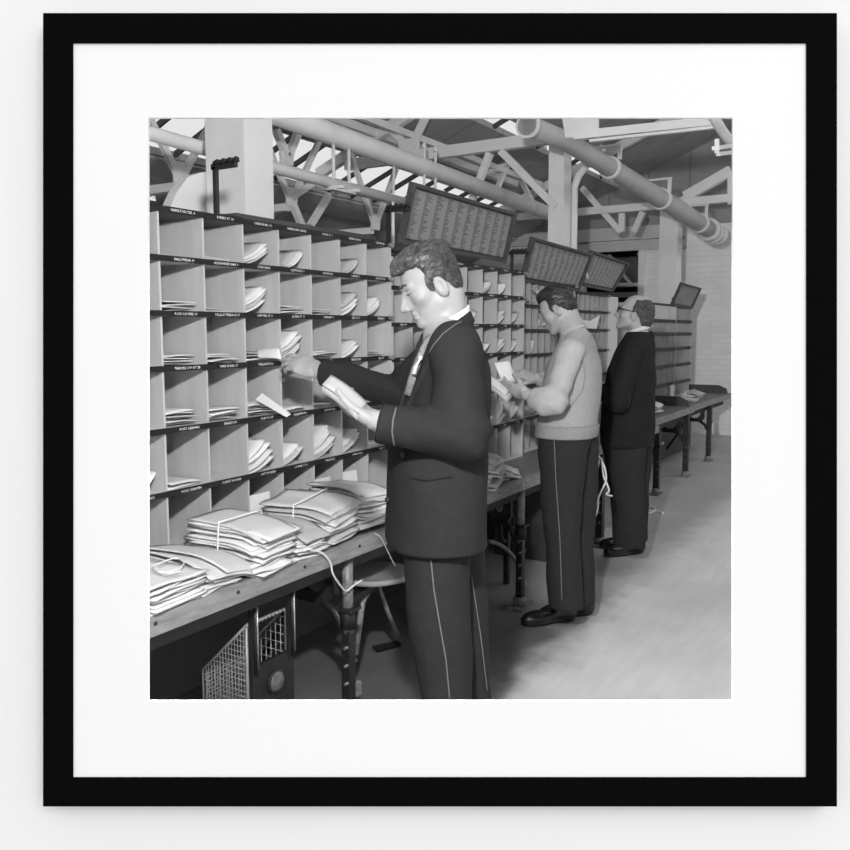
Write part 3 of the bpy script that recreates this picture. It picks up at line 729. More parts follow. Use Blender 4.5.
for r in range(6):
    for c in range(3, 8):
        if r == 0 and c < 3: continue
        k = rr.choice(['flat', 'fan', 'fan', 'curl', 'flat']); n = rr.randint(1, 3) if r < 4 else rr.randint(3, 5)
        if r == 5: continue
        if r == 4 and c > 3: k, n = 'fan', 6
        fill('second rack', 2.12, xs2, ROWS2, ZB, r, c, k, n)
for r in range(4):
    for c in range(0, 4): fill('third rack', 2.17, xs3, ROWS3, ZB, r, c, rr.choice(['flat', 'fan', 'flat']), rr.randint(2, 4), .012)
for r in range(3):
    for c in range(0, 8): fill('fourth rack', 2.25, xs4, ROWS4, ZB, r, c, rr.choice(['flat', 'fan']), rr.randint(1, 3), .012)

# bigger envelopes that poke out of the racks
def loose(name, pts, m, label, cat, th=.003, group=None):
    pts = [V(p) for p in pts]; n = (pts[1] - pts[0]).cross(pts[2] - pts[0]).normalized()
    mb = MB(); mb.prism(pts, n * th)
    c = sum(pts, V((0, 0, 0))) / len(pts)
    return tag(mb.build(name, m, origin=c), label, cat, group)
loose('envelope', [onY(256, 399, 2.115), onY(262, 393, 2.14), onY(291, 414, 2.055), onY(287, 417, 2.05)], M['paper'], 'white envelope sliding out over the shelf edge under the reaching hand', 'envelope')
loose('envelope', [onY(530, 288, 2.13), onY(536, 293, 2.05), onY(541, 298, 2.02), onY(537, 289, 2.03)], M['paper'], 'crumpled white paper sticking out at the end of the second rack', 'paper')
loose('envelope', [onY(563, 318, 2.19), onY(590, 321, 2.19), onY(600, 315, 2.22), onY(596, 329, 2.16), onY(570, 327, 2.16)], M['paper2'], 'pale paper poking from the fourth rack beside the vested neck', 'paper')
loose('envelope', [onY(147, 200, 2.15), onY(151, 197, 2.17), onY(155, 196, 2.2), onY(156, 201, 2.16)], M['paper'], 'small white paper lying on top of the nearest rack', 'paper')

# ================================================================== MAIL BUNDLES
def bundle(label, c, L, W, n, hgt, yaw=0., droop=0., fan=0., mats=('paper', 'paper2', 'paper'), string=True, seed=0, big_top=None, slant=0., jit=.018, front_open=0.):
    """stack of n envelopes, L across the bench (y), W along it (x)"""
    rr = random.Random(seed); c = V(c)
    e = thing('mail_bundle', c, label, 'mail bundle', 'mail bundles on the benches')
    cy, sy = math.cos(yaw), math.sin(yaw)
    th = hgt / n
    for i in range(n):
        t = i / max(1, n - 1); ox = rr.uniform(-jit, jit) + fan * (t - .5); oy = rr.uniform(-jit, jit) * 1.4
        ll = L * rr.uniform(.86, 1.0); ww = W * rr.uniform(.86, 1); z0 = th * (i + .5); ya = rr.uniform(-.10, .10)
        am = rr.uniform(0, .005); ph = rr.uniform(0, 6)
        if big_top and i >= n - big_top: ll *= 1.06; ww *= 1.06
        def f(u, v):
            x = (u - .5) * ww; y = (v - .5) * ll
            z = z0 - droop * t * max(0, .45 - v) ** 2 * 4 + slant * t * (u - .5) + am * math.sin(6 * u + ph) + th * .25 * math.sin(5 * v + ph)
            z += front_open * t * max(0, .35 - v) ** 2
            z = max(z, .002 + .0005 * i)
            a = ya + yaw; X = x + ox; Y = y + oy
            return (c.x + X * math.cos(a) - Y * math.sin(a), c.y + X * math.sin(a) + Y * math.cos(a), c.z + z)
        mb = MB(); mb.grid(f, 8, 10, max(.0016, th * .55)); mb.build('envelope', M[rr.choice(mats)], e)
    if string:
        mb = MB(); pts = []
        for k in range(25):
            a = 2 * PI * k / 24; x = math.cos(a) * (W * .5 + .012); z = hgt * .5 + math.sin(a) * (hgt * .5 + .010)
            x = max(-W * .5 - .008, min(W * .5 + .008, x * 1.35)); z = max(.003, min(hgt + .008, hgt * .5 + (z - hgt * .5) * 1.4))
            z += slant * (x / W) if z > hgt * .6 else 0
            pts.append((c.x + x * cy + .01 * math.sin(a), c.y + x * sy, c.z + z))
        mb.tube(pts, .003, 6); mb.build('string', M['string'], e)
    return e
ZT = ZB + .005
bundle('folded paper packet with open end and loose string, nearest on the bench', (1.50, 1.895, ZT), .26, .22, 9, .080, .05, .04, 0, ('paper', 'paper2'), False, 1, 1, jit=.006, front_open=.3)
bundle('low fan of large manila envelopes sliding beside the open packet', (1.69, 1.945, ZT), .33, .17, 14, .085, .06, .05, .08, ('paper2', 'paper3', 'paper2'), False, 2, 2, -.03)
bundle('big tied bundle of thick envelopes with a white string round its middle', (1.905, 1.935, ZT), .335, .19, 18, .150, .04, .035, .03, ('paper', 'paper2', 'paper'), True, 3, 2)
bundle('untied heap of thin letters beside the big tied bundle', (2.10, 1.915, ZT), .27, .15, 20, .105, -.05, .04, .03, ('paper', 'paper2', 'paper3'), False, 4)
bundle('flat tied stack topped by large buff envelopes in front of the bottom pigeonholes', (2.27, 1.94, ZT), .30, .21, 18, .150, .12, .03, .05, ('paper2', 'paper3', 'paper', 'paper2'), True, 5, 3, .02)
bundle('tall pile of white mail next to the dark jacket', (2.53, 1.955, ZT), .28, .23, 22, .165, .0, .03, .04, ('paper', 'paper', 'paper2'), False, 6, 0, -.02, .02)
bundle('loose heap of letters on the second bench beside the dark jacket', (3.56, 1.96, ZT), .27, .34, 20, .135, .3, .03, .10, ('paper', 'paper2', 'paper3'), False, 7, 0, 0, .03)
bundle('slim bundle leaning forward on the second bench edge', (3.80, 1.915, ZT), .17, .19, 8, .05, .5, .02, .05, ('paper', 'paper2'), False, 8)
bundle('pale bundle lying on the fourth bench beyond the man in glasses', (7.62, 2.25, ZT), .22, .42, 6, .085, .1, .03, .06, ('paper', 'paper2'), True, 9)
bundle('crumpled pale bundle lying at the end of the farthest bench', (9.35, 2.28, ZT), .22, .55, 6, .085, .05, .03, .06, ('paper2', 'paper3'), True, 10)
# string lying on the open packet
def curve_tube(pts, r, n=6, sub=6):
    pts = [V(p) for p in pts]; out = []
    for i in range(len(pts) - 1):
        p0, p1, p2, p3 = pts[max(i - 1, 0)], pts[i], pts[i + 1], pts[min(i + 2, len(pts) - 1)]
        for k in range(sub):
            t = k / sub
            out.append(.5 * ((2 * p1) + (p2 - p0) * t + (2 * p0 - 5 * p1 + 4 * p2 - p3) * t * t + (3 * p1 - p0 - 3 * p2 + p3) * t ** 3))
    out.append(pts[-1]); mb = MB(); mb.tube(out, r, n); return mb
mb = curve_tube([onZ(x, y, .818) for x, y in ((152, 566), (165, 561), (178, 558), (184, 563), (176, 570), (160, 572), (154, 567), (168, 573), (182, 571))], .0022)
tag(mb.build('string', M['string'], origin=onZ(165, 565, .8)), 'loose loops of string lying on the nearest paper packet', 'string')
mb = curve_tube([onY(308, 549, 1.755), onY(322, 553, 1.752), onY(330, 562, 1.752), onY(333, 574, 1.755), onY(340, 585, 1.77), onY(346, 591, 1.785), onY(353, 586, 1.785), onY(362, 580, 1.80)], .0035, 8)
tag(mb.build('string', M['string'], origin=onY(308, 549, 1.755)), 'white string hanging over the bench edge and tied to its leg', 'string')
mb = curve_tube([onY(374, 533, 1.76), onY(381, 538, 1.755), onY(388, 552, 1.755), onY(395, 566, 1.76)], .0022)
tag(mb.build('string', M['string'], origin=onY(374, 533, 1.76)), 'thin string end dangling from the bench beside the dark jacket', 'string')
hk = []
for x, y in ((598, 455), (604, 466), (606, 480), (600, 494), (595, 508), (592, 520), (597, 512), (598, 498), (594, 485), (597, 470), (601, 458), (603, 474), (609, 490), (606, 494), (612, 496)): hk.append(P(x, y, 4.35 + R.uniform(-.03, .03)))
tag(curve_tube(hk, .005).build('twine_hank', M['string'], origin=hk[0]), 'hank of white twine hanging behind the vested man', 'twine')
fl = [onZ(x, y, .006) for x, y in ((644, 509), (650, 507), (655, 510), (649, 513), (645, 511), (657, 511), (663, 513))]
tag(curve_tube(fl, .006).build('twine', M['string'], origin=fl[0]), 'snippet of white twine on the floor beside the man in glasses', 'twine')

# ================================================================== UNDER THE BENCHES
def cage(label, x0, x1, yf, yb, zf, zp):
    """wire mesh basket over a black front panel with a round dial"""
    e = thing('wire_basket', ((x0 + x1) / 2, (yf + yb) / 2, 0), label, 'wire basket')
    zb = zf - .20
    mb = MB(); n = 15
    for i in range(n + 1):
        y = yf + (yb - yf) * i / n; zt = zf + (zb - zf) * min(1, i / n)
        mb.tube([(x0, y, .03), (x0, y, zt)], .0016, 4)
    m = 24
    for j in range(m):
        z = .04 + (zf - .04) * j / m
        ymax = yb if z <= zb else yf + (yb - yf) * (zf - z) / (zf - zb)
        mb.tube([(x0, yf, z), (x0, ymax, z)], .0016, 4)
    mb.tube([(x0, yf, zf), (x0, yb, zb), (x0, yb, .03)], .005, 6); mb.tube([(x0, yf, .03), (x0, yf, zf)], .006, 6)
    mb.build('mesh_side', M['wire'], e)
    mb = MB()
    for i in range(11): x = x0 + (x1 - x0) * i / 10; mb.tube([(x, yb - .02, .05), (x, yb - .02, zb)], .0016, 4)
    for j in range(18): z = .06 + j * (zb - .06) / 18; mb.tube([(x0, yb - .02, z), (x1, yb - .02, z)], .0016, 4)
    mb.build('mesh_back', M['wire'], e)
    mb = MB()
    for j in range(14):
        z = .06 + (zf - .06) * j / 14; ymax = yb if z <= zb else yf + (yb - yf) * (zf - z) / (zf - zb); mb.tube([(x1, yf, z), (x1, ymax, z)], .0016, 4)
    for i in range(9):
        y = yf + (yb - yf) * i / 9; mb.tube([(x1, y, .03), (x1, y, zf + (zb - zf) * i / 9)], .0016, 4)
    mb.tube([(x1, yf, .03), (x1, yf, zf), (x1, yb, zb)], .006, 6); mb.build('mesh_end', M['wire'], e)
    mb = MB(); mb.tube([(x0, yf, zf), (x1, yf, zf)], .006, 6)
    k = x0
    while k < x1: mb.sphere((k, yf - .004, zf), .007, 6); k += .018
    mb.build('top_rim', M['wire'], e)
    mb = MB(); mb.box(x0 + .004, x1 + .016, yf - .02, yf - .004, .02, zp); pn = mb.build('front_panel', M['iron'], e, bevel=.003)
    c = V(((x0 + x1) / 2 + .02, yf - .02, zp - .085)); mb = MB(); mb.tube([c, c + V((0, -.008, 0))], [.045, .042], 24); mb.build('dial_ring', M['iron'], pn)
    mb = MB(); mb.sphere(c + V((0, -.007, 0)), .036, 16, (1, .35, 1)); mb.build('dial_glass', M['lens'], pn)
    for x in (x0 + .012, x1 + .004):
        mb = MB(); mb.tube([(x, yf - .030, zp - .02), (x, yf - .030, zf + .10)], .007, 8); mb.box(x - .014, x + .014, yf - .026, yf - .012, zp - .03, zf + .16); mb.build('guide_rod', M['iron'], e)
        mb = MB(); mb.tube([(x + .002, yf - .038, zp + .0), (x + .002, yf - .038, zf + .07)], .0035, 6); mb.build('slide_wire', M['chrome'], e)
    return e
cage('wire mesh basket with black dial panel under the nearest bench', 1.90, 2.092, 1.91, 2.125, .512, .362)
cage('wire mesh basket with black dial panel under the second bench', 3.38, 3.585, 1.95, 2.15, .56, .40)
def seat(label, c, toward, s=1.):
    c = V(c); e = thing('swing_seat', c, label, 'seat', 'swing-out seats on the bench legs')
    d = V(toward).normalized(); sd = V((0, 0, 1)).cross(d)
    def f(u, v):
        a = (u - .5) * 2; b = (v - .5) * 2
        r = 1 - .18 * max(0, b) * a * a
        q = c + sd * (a * .17 * s * (1 - .22 * b) * r) + d * (b * .15 * s * (1 - .25 * a * a))
        return q + V((0, 0, .035 * (a * a) * (b < .3) + .02 * b * b - .012))
    mb = MB(); mb.grid(f, 16, 14, .022); mb.build('seat_pan', M['seat'], e)
    mb = MB(); mb.tube([c + V((0, 0, -.03)), c - d * .10 + V((0, 0, -.10)), c - d * .16 * s + V((0, 0, -.30))], .014, 8); mb.build('support_arm', M['steel'], e)
    mb = MB(); mb.tube([c + d * .02 + V((0, 0, -.03)), c + d * .13 + V((0, .0, -.22)), c + d * .22 + V((0, 0, -.36))], .010, 8); mb.build('brace', M['steel'], e)
    mb = MB(); mb.bar(c + V((0, 0, -.05)), c - d * .26 * s + V((0, 0, -.06)), .04, .03); mb.build('pivot_bar', M['iron'], e)
    return e
seat('pale moulded swing seat under the bench to the left of the dark jacket', (2.70, 1.96, .475), (1, .12, 0))
seat('small swing seat with splayed braces under the fourth bench', (7.70, 2.30, .40), (1, .15, 0), .95)
# drum-like machine and footings under the second bench
t = thing('mail_sack_hook', (3.70, 2.12, 0), 'round white ball on a dark iron frame under the second bench', 'iron frame')
mb = MB(); mb.sphere(onY(504, 508, 2.0), .045, 16, (1.2, 1, .6)); mb.build('ball', M['paint'], t)
mb = MB(); c = onY(507, 527, 2.05)
mb.tube([c + V((math.cos(a) * .085, 0, math.sin(a) * .085)) for a in [2 * PI * k / 24 for k in range(25)]], .012, 8); mb.bar(c + V((0, .0, -.34)), c + V((0, 0, .1)), .03, .03, (0, 1, 0)); mb.build('ring', M['iron'], t)
mb = curve_tube([onY(488, 541, 2.0), onY(500, 545, 2.0), onY(510, 553, 2.0), onY(517, 562, 2.0)], .012); mb.build('hose', M['steel'], t)
t = thing('dark_case', (5.05, 2.2, 0), 'dark wooden case standing under the third bench', 'case')
mb = MB(); mb.box(4.72, 5.15, 2.05, 2.42, 0, .58); mb.build('body', M['dark_wood'], t, bevel=.01)
mb = MB(); mb.box(4.70, 5.17, 2.04, 2.43, .58, .61); mb.build('lid', M['iron'], t)
tag(MB().hexa([onZ(603, 545, .0), onZ(618, 540, .0), onZ(616, 527, .0), onZ(604, 528, .0), onZ(603, 545, .004), onZ(618, 540, .004), onZ(616, 527, .004), onZ(604, 528, .004)]).build('paper_sheet', M['paper2'], origin=onZ(610, 535, 0)), 'pale sheet of paper on the floor by the black shoes', 'paper')
tag(MB().hexa([onZ(x, y, z) for z in (.0, .012) for x, y in ((372, 646), (398, 640), (402, 645), (376, 652))]).build('floor_grating', M['iron'], origin=onZ(386, 646, 0)), 'small dark grating lying on the floor under the nearest bench', 'grating')

# ================================================================== PEOPLE
NA = lambda v: np.array([v[0], v[1], v[2]], dtype=np.float64)
def smin(a, b, k):
    h = np.clip(.5 + .5 * (b - a) / k, 0, 1); return b * (1 - h) + a * h - k * h * (1 - h)
def smax(a, b, k): return -smin(-a, -b, k)
def cap(p, a, b, ra, rb=None):
    a = NA(a); b = NA(b); rb = ra if rb is None else rb
    ab = b - a; t = np.clip(((p - a) @ ab) / max(ab @ ab, 1e-12), 0, 1)
    return np.linalg.norm(p - a - t[:, None] * ab, axis=1) - (ra + t * (rb - ra))
def ell(p, c, r, Rm=None):
    q = p - NA(c)
    if Rm is not None: q = q @ Rm
    r = np.array(r, dtype=float); k0 = np.linalg.norm(q / r, axis=1); k1 = np.linalg.norm(q / (r * r), axis=1)
    return k0 * (k0 - 1) / np.maximum(k1, 1e-9)
def chain(p, pts, rad, k=.02):
    d = None
    for i in range(len(pts) - 1):
        e = cap(p, pts[i], pts[i + 1], rad[i], rad[i + 1]); d = e if d is None else smin(d, e, k)
    return d
def loft(p, rings, L, F, n=2.3, kcap=.015):
    """rings: (centre, half-width along L, half-depth along F), bottom to top"""
    rings = sorted(rings, key=lambda r: r[0][2]); z = np.array([r[0][2] for r in rings])
    L = NA(L); F = NA(F); pz = p[:, 2]
    cx = np.interp(pz, z, [r[0][0] for r in rings]); cy = np.interp(pz, z, [r[0][1] for r in rings])
    a = np.interp(pz, z, [r[1] for r in rings]); b = np.interp(pz, z, [r[2] for r in rings])
    dx = p[:, 0] - cx; dy = p[:, 1] - cy
    q0 = np.abs(dx * L[0] + dy * L[1]) / a; q1 = np.abs(dx * F[0] + dy * F[1]) / b
    d = ((q0 ** n + q1 ** n) ** (1 / n) - 1) * np.minimum(a, b)
    return smax(smax(d, pz - z[-1], kcap), z[0] - pz, kcap)
def wrinkle(p, amp, f=14, s=0.):
    x, y, z = p[:, 0], p[:, 1], p[:, 2]
    w = np.sin(f * z + 2.2 * np.sin(f * .55 * x + s) + 1.7 * np.sin(f * .5 * y + 1.3 * s))
    w2 = np.sin(f * 1.9 * (z + .5 * x) + 2 * np.sin(f * .7 * y + s))
    return amp * (.65 * w + .35 * w2)

def sdf_mesh(fn, lo, hi, h, B=6):
    lo = np.array(lo, float); hi = np.array(hi, float)
    nb = np.maximum(1, np.ceil((hi - lo) / (h * B)).astype(int)); n = nb * B
    ci, cj, ck = np.meshgrid(*[np.arange(k) for k in nb], indexing='ij')
    bi = np.stack([ci, cj, ck], -1).reshape(-1, 3)
    cen = lo + (bi * B + (B - 1) / 2) * h
    dc = fn(cen); rad = h * B * .9 * 1.9
    arr = np.repeat(np.repeat(np.repeat(np.where(dc > 0, h * 3, -h * 3).reshape(nb).astype(np.float32), B, 0), B, 1), B, 2)
    act = bi[np.abs(dc) < rad]
    off = np.stack(np.meshgrid(*[np.arange(B)] * 3, indexing='ij'), -1).reshape(-1, 3)
    for s in range(0, len(act), 1500):
        blk = act[s:s + 1500]; idx = (blk[:, None, :] * B + off[None]).reshape(-1, 3)
        arr[idx[:, 0], idx[:, 1], idx[:, 2]] = np.clip(fn(lo + idx * h), -h * 3, h * 3)
    g = openvdb.FloatGrid(h * 3); g.copyFromArray(arr)
    r = g.convertToPolygons(0.0, 0.0)
    pts = np.asarray(r[0]); quads = np.asarray(r[-1]) if len(r) == 2 else np.asarray(r[2]); tris = np.asarray(r[1]) if len(r) == 3 else np.zeros((0, 3), int)
    return lo + pts * h, [tuple(q) for q in tris] + [tuple(q) for q in quads]
def to_mesh(name, chunks, m, relax=1):
    me = bpy.data.meshes.new(name); V_, F_ = [], []
    for pts, fs in chunks:
        o = len(V_); V_ += [tuple(v) for v in pts]; F_ += [tuple(int(i) + o for i in f) for f in fs]
    me.from_pydata(V_, [], F_); me.update()
    bm = bmesh.new(); bm.from_mesh(me)
    for _ in range(relax): bmesh.ops.smooth_vert(bm, verts=bm.verts, factor=.5, use_axis_x=True, use_axis_y=True, use_axis_z=True)
    bmesh.ops.recalc_face_normals(bm, faces=bm.faces)
    for f in bm.faces: f.smooth = True
    bm.to_mesh(me); bm.free(); me.materials.append(m)
    return me
def sdf_obj(name, fn, lo, hi, h, m, parent, relax=1):
    return link(name, to_mesh(name, [sdf_mesh(fn, lo, hi, h)], m, relax), parent)
def bb(pts, pad):
    a = np.array([NA(p) for p in pts]); return a.min(0) - pad, a.max(0) + pad

class Head:
    def __init__(s, O, F, pitch, sc=.95, roll=0.):
        F = V((F[0], F[1], 0)).normalized(); L = V((0, 0, 1)).cross(F)
        s.F = F * math.cos(pitch) + V((0, 0, 1)) * math.sin(pitch); s.L = L; s.U = s.L.cross(s.F) * -1
        s.U = s.F.cross(s.L) * -1 if s.F.cross(s.L).z < 0 else s.F.cross(s.L)
        s.O = V(O); s.sc = sc; s.M = np.stack([NA(s.L), NA(s.F), NA(s.U)], 1)
    def loc(s, p): return (p - NA(s.O)) @ s.M / s.sc
    def w(s, x, y, z): return s.O + (s.L * x + s.F * y + s.U * z) * s.sc
    def face(s, p):
        q = s.loc(p); ax = q.copy(); ax[:, 0] = np.abs(ax[:, 0])
        d = ell(q, (0, -.004, .032), (.073, .088, .086))
        d = smin(d, ell(q, (0, .024, -.020), (.060, .064, .088)), .022)
        d = smin(d, cap(ax, (.047, .002, -.058), (.016, .062, -.094), .020, .018), .022)
        d = smin(d, ell(q, (0, .070, -.096), (.022, .019, .018)), .014)
        d = smin(d, cap(ax, (.008, .080, .024), (.040, .066, .022), .0125, .011), .012)
        d = smin(d, ell(ax, (.044, .050, -.020), (.022, .022, .020)), .02)
        d = smax(d, -ell(ax, (.031, .093, .004), (.015, .014, .010)), .010)
        d = smin(d, ell(ax, (.031, .068, .004), (.0135, .0135, .0125)), .003)
        d = smax(d, -cap(ax, (.018, .0835, .0005), (.042, .074, .0005), .0016), .002)
        d = smin(d, cap(q, (0, .083, .016), (0, .106, -.034), .0075, .0115), .008)
        d = smin(d, cap(ax, (.004, .072, .004), (.009, .086, -.034), .010, .013), .014)
        d = smin(d, ell(q, (0, .109, -.036), (.0125, .0115, .0105)), .006)
        d = smin(d, ell(ax, (.0125, .098, -.040), (.0075, .011, .008)), .005)
        d = smin(d, ell(q, (0, .081, -.0605), (.024, .0125, .0075)), .008)
        d = smin(d, ell(q, (0, .080, -.0735), (.021, .0125, .0075)), .008)
        d = smax(d, -cap(ax, (0, .0975, -.0670), (.024, .086, -.0685), .0020), .003)
        ear = ell(ax - np.array([.0735, -.013, -.014]), (0, 0, 0), (.011, .020, .033), RX(-.18) @ RZ(.35))
        ear = smax(ear, -ell(ax, (.0845, -.009, -.010), (.008, .0105, .018)), .004)
        d = smin(d, ear, .005)
        return d * s.sc
def RX(a): c, s = math.cos(a), math.sin(a); return np.array([[1, 0, 0], [0, c, -s], [0, s, c]])
def RZ(a): c, s = math.cos(a), math.sin(a); return np.array([[c, -s, 0], [s, c, 0], [0, 0, 1]])

class Hand:
    """y along the fingers, z out of the back of the hand, x towards the thumb"""
    def __init__(s, wrist, tip, back, thumb, curl=(.35, .4, .45, .5), spread=.06, tcurl=.4, sc=1., topen=.7):
        Y = (V(tip) - V(wrist)).normalized(); Z = V(back); Z = (Z - Y * Z.dot(Y)).normalized(); X = Y.cross(Z)
        if X.dot(V(thumb)) < 0: X = -X
        s.O = V(wrist); s.M = np.stack([NA(X), NA(Y), NA(Z)], 1); s.sc = sc; s.X, s.Y, s.Z = X, Y, Z
        s.fing = []
        base = [(.029, .088), (.010, .093), (-.009, .090), (-.026, .082)]; ln = [.068, .076, .071, .056]; rad = [.0086, .009, .0086, .0076]
        for i in range(4):
            x, y = base[i]; c = curl[i]; a = 0; dirx = (1.5 - i) * spread; pts = [np.array([x * .9, y - .025, 0.]), np.array([x, y, 0.])]
            for j, fr in enumerate((.46, .30, .24)):
                a += c * (.8 if j == 0 else 1.0)
                pts.append(pts[-1] + ln[i] * fr * np.array([math.sin(dirx) * math.cos(a), math.cos(dirx) * math.cos(a), -math.sin(a)]))
            s.fing.append((pts, [rad[i] * 1.1, rad[i] * 1.06, rad[i], rad[i] * .93, rad[i] * .8]))
        t0 = np.array([.022, .022, -.006]); d1 = np.array([.62 * topen, .70, -.25 - .3 * tcurl]); d1 /= np.linalg.norm(d1)
        d2 = np.array([.30 * topen - .2 * tcurl, .85, -.25 - .5 * tcurl]); d2 /= np.linalg.norm(d2)
        d3 = np.array([.12 - .45 * tcurl, .85, -.3 - .4 * tcurl]); d3 /= np.linalg.norm(d3)
        p1 = t0 + d1 * .044; p2 = p1 + d2 * .033; p3 = p2 + d3 * .026
        s.fing.append(([t0, p1, p2, p3], [.0145, .0115, .0100, .0085]))
    def w(s, x, y, z): return s.O + (s.X * x + s.Y * y + s.Z * z) * s.sc
    def __call__(s, p):
        q = (p - NA(s.O)) @ s.M / s.sc
        def sq(a): return a
        d = ell(q, (0, .052, 0), (.042, .056, .0165))
        d = smin(d, cap(q, (.026, .075, 0), (-.024, .070, 0), .0115), .012)
        d = smin(d, cap(q, (.020, .02, -.002), (-.018, .02, -.002), .015), .015)
        d = smin(d, ell(q, (.024, .032, -.010), (.016, .028, .014)), .01)
        qq = q * np.array([1, 1, 1.25])
        d = smin(d, cap(qq, (0, .01, 0), (0, -.055, 0), .026, .028), .014)
        for pts, rad in s.fing:
            e = chain(q, pts, rad, .003); d = smin(d, e, .004)
        return d * s.sc
    def box(s, pad=.03):
        pts = [s.w(*f) for fs, _ in s.fing for f in fs] + [s.w(0, -.09, 0), s.w(.04, 0, 0), s.w(-.04, 0, 0)]
        return bb(pts, pad)

def shoe_fn(heel, toe, w=.047):
    h, t = V(heel), V(toe); d = (t - h); L = d.length; d.normalize(); sd = V((0, 0, 1)).cross(d)
    Mx = np.stack([NA(d), NA(sd), np.array([0, 0, 1.])], 1); o = NA(h)
    def f(p):
        q = (p - o) @ Mx
        e = ell(q, (L * .72, 0, .030), (L * .33, w, .040)); e = smin(e, ell(q, (L * .24, 0, .040), (L * .30, w * .80, .055)), .03)
        e = smin(e, cap(q, (L * .22, 0, .05), (L * .22, 0, .11), .040, .045), .03)
        e = smax(e, .004 - q[:, 2], .004)
        sole = np.maximum(smin(ell(q, (L * .70, 0, .010), (L * .34, w * 1.05, .2)), ell(q, (L * .26, 0, .010), (L * .27, w * .86, .2)), .02), np.abs(q[:, 2] - .009) - .009)
        return smin(e, sole, .003)
    return f, bb([h, t], .09)

def surf_points(bvh, base, pix, lift=.003):
    out = []
    for x, y in pix:
        d = ray(x, y).normalized(); h = bvh.ray_cast(CAM - base, d)
        if h[0] is not None: out.append(h[0] + base + h[1].normalized() * (lift if h[1].dot(d) < 0 else -lift))
    return out
def bvh_of(o):
    me = o.data; return BVHTree.FromPolygons([v.co[:] for v in me.vertices], [p.vertices[:] for p in me.polygons])
def seg(pts, n=10):
    out = []
    for i in range(len(pts) - 1):
        for k in range(n): t = k / n; out.append((pts[i][0] * (1 - t) + pts[i + 1][0] * t, pts[i][1] * (1 - t) + pts[i + 1][1] * t))
    return out + [pts[-1]]
def surf_line(name, o, parent, pix, r, m, lift=.001):
    os_ = o if isinstance(o, (list, tuple)) else [o]; cand = [(bvh_of(q), base_of(q)) for q in os_]; pts = []
    for xy in seg(pix):
        hits = [h for bv, b in cand for h in surf_points(bv, b, [xy], lift)]
        if hits: pts.append(min(hits, key=lambda h: (h - CAM).length))
    runs = []
    for q in pts:
        if runs and (q - runs[-1][-1]).length < .045: runs[-1].append(q)
        else: runs.append([q])
    runs = [q for q in runs if len(q) > 3]
    if runs:
        mb = MB(); mb.tube(max(runs, key=len), r, 6); return mb.build(name, m, parent)

def strands(q, n1=70., n2=23.):
    """comb-like relief running front to back on a head-space point"""
    ang = np.arctan2(q[:, 0], q[:, 2] + .02)
    return .0009 * np.sin(ang * n1 * .35 + 3.0 * np.sin(q[:, 1] * 26) + 2 * np.sin(q[:, 2] * 31)) + .0007 * np.sin(ang * n2 + q[:, 1] * 60)

def hair_strands(o, parent, hd, flow, n, length, r, m, seed, lift=.0035):
    me = o.data; b = base_of(o); bv = bvh_of(o); rr = random.Random(seed); mb = MB(); vs = me.vertices
    for _ in range(n):
        v = vs[rr.randrange(len(vs))]; p = v.co.copy(); pts = []; L_ = length * rr.uniform(.5, 1.2); k = 6; jit = V((rr.gauss(0, .22), rr.gauss(0, .22), rr.gauss(0, .22)))
        for i in range(k):
            q, nn, _i, _d = bv.find_nearest(p)
            if q is None: break
            pts.append(q + nn * (.0004 + lift * (i / k) * rr.uniform(.5, 1.2)) + b)
            qq = hd.loc(NA(q + b)[None])[0]; f = flow(qq); d = (hd.L * f[0] + hd.F * f[1] + hd.U * f[2]).normalized() + jit
            d = d - nn * d.dot(nn)
            if d.length < 1e-4: break
            p = q + d.normalized() * (L_ / k)
        if len(pts) > 3: mb.tube(pts, [r, r * 1.1, r * 1.1, r, r * .8, r * .3][:len(pts)], 4, False)
    mb.keep = True
    return mb.build('hair_strands', m, o)

def torso_frame(F): F = V((F[0], F[1], 0)).normalized(); return F, V((0, 0, 1)).cross(F)
def hz(v): v = V((v[0], v[1], 0)); return v.normalized()
Rh = hz(RIGHT); Fh = hz(FWD)

# ---------------- man 1: dark jacket, nearest ------------------------
man = thing('person', P(450, 852, 2.30) * 1.0, 'man in a dark jacket with piped cuffs reaching into the nearest rack, letters in hand', 'person', 'postal sorters at the racks')
man.location.z = 0
F1, L1 = torso_frame(-Rh * math.cos(.24) - Fh * math.sin(.24))
hd = Head(P(431.8, 285, 2.32), -Rh - Fh * .15, -math.radians(22.5), .955)
neck_a = hd.w(0, -.030, -.045); neck_b = P(447.5, 334, 2.33)
shL, elL, cuL = P(455, 350, 2.17), P(463, 439, 2.115), P(379, 421.5, 2.12)
shR, elR, cuR = P(446, 352, 2.52), P(396, 391, 2.72), P(324, 374, 2.85)
hL = Hand(P(375, 420.5, 2.13), P(341, 399, 2.19), (.15 * Rh.x, .15 * Rh.y, -1), -Fh + V((0, 0, .3)), (.25, .25, .3, .35), .05, .25, .97, .8)
hR = Hand(P(318, 371, 2.84), P(277, 356, 2.90), V((0, 0, 1)) - Fh * .9 - Rh * .1, -Fh * .7 + V((0, 0, .8)), (.22, .28, .36, .44), .03, .45, 1.06, .6)
def body1(p):
    d = smin(hd.face(p), cap(p, neck_a, neck_b, .054, .060), .018)
    return d
chunks = [sdf_mesh(body1, *bb([hd.w(0, 0, .0), hd.w(0, .1, 0), neck_b, hd.w(0, -.1, .1)], .11), .0028)]
for hnd in (hL, hR): chunks.append(sdf_mesh(hnd, *hnd.box(), .0024))
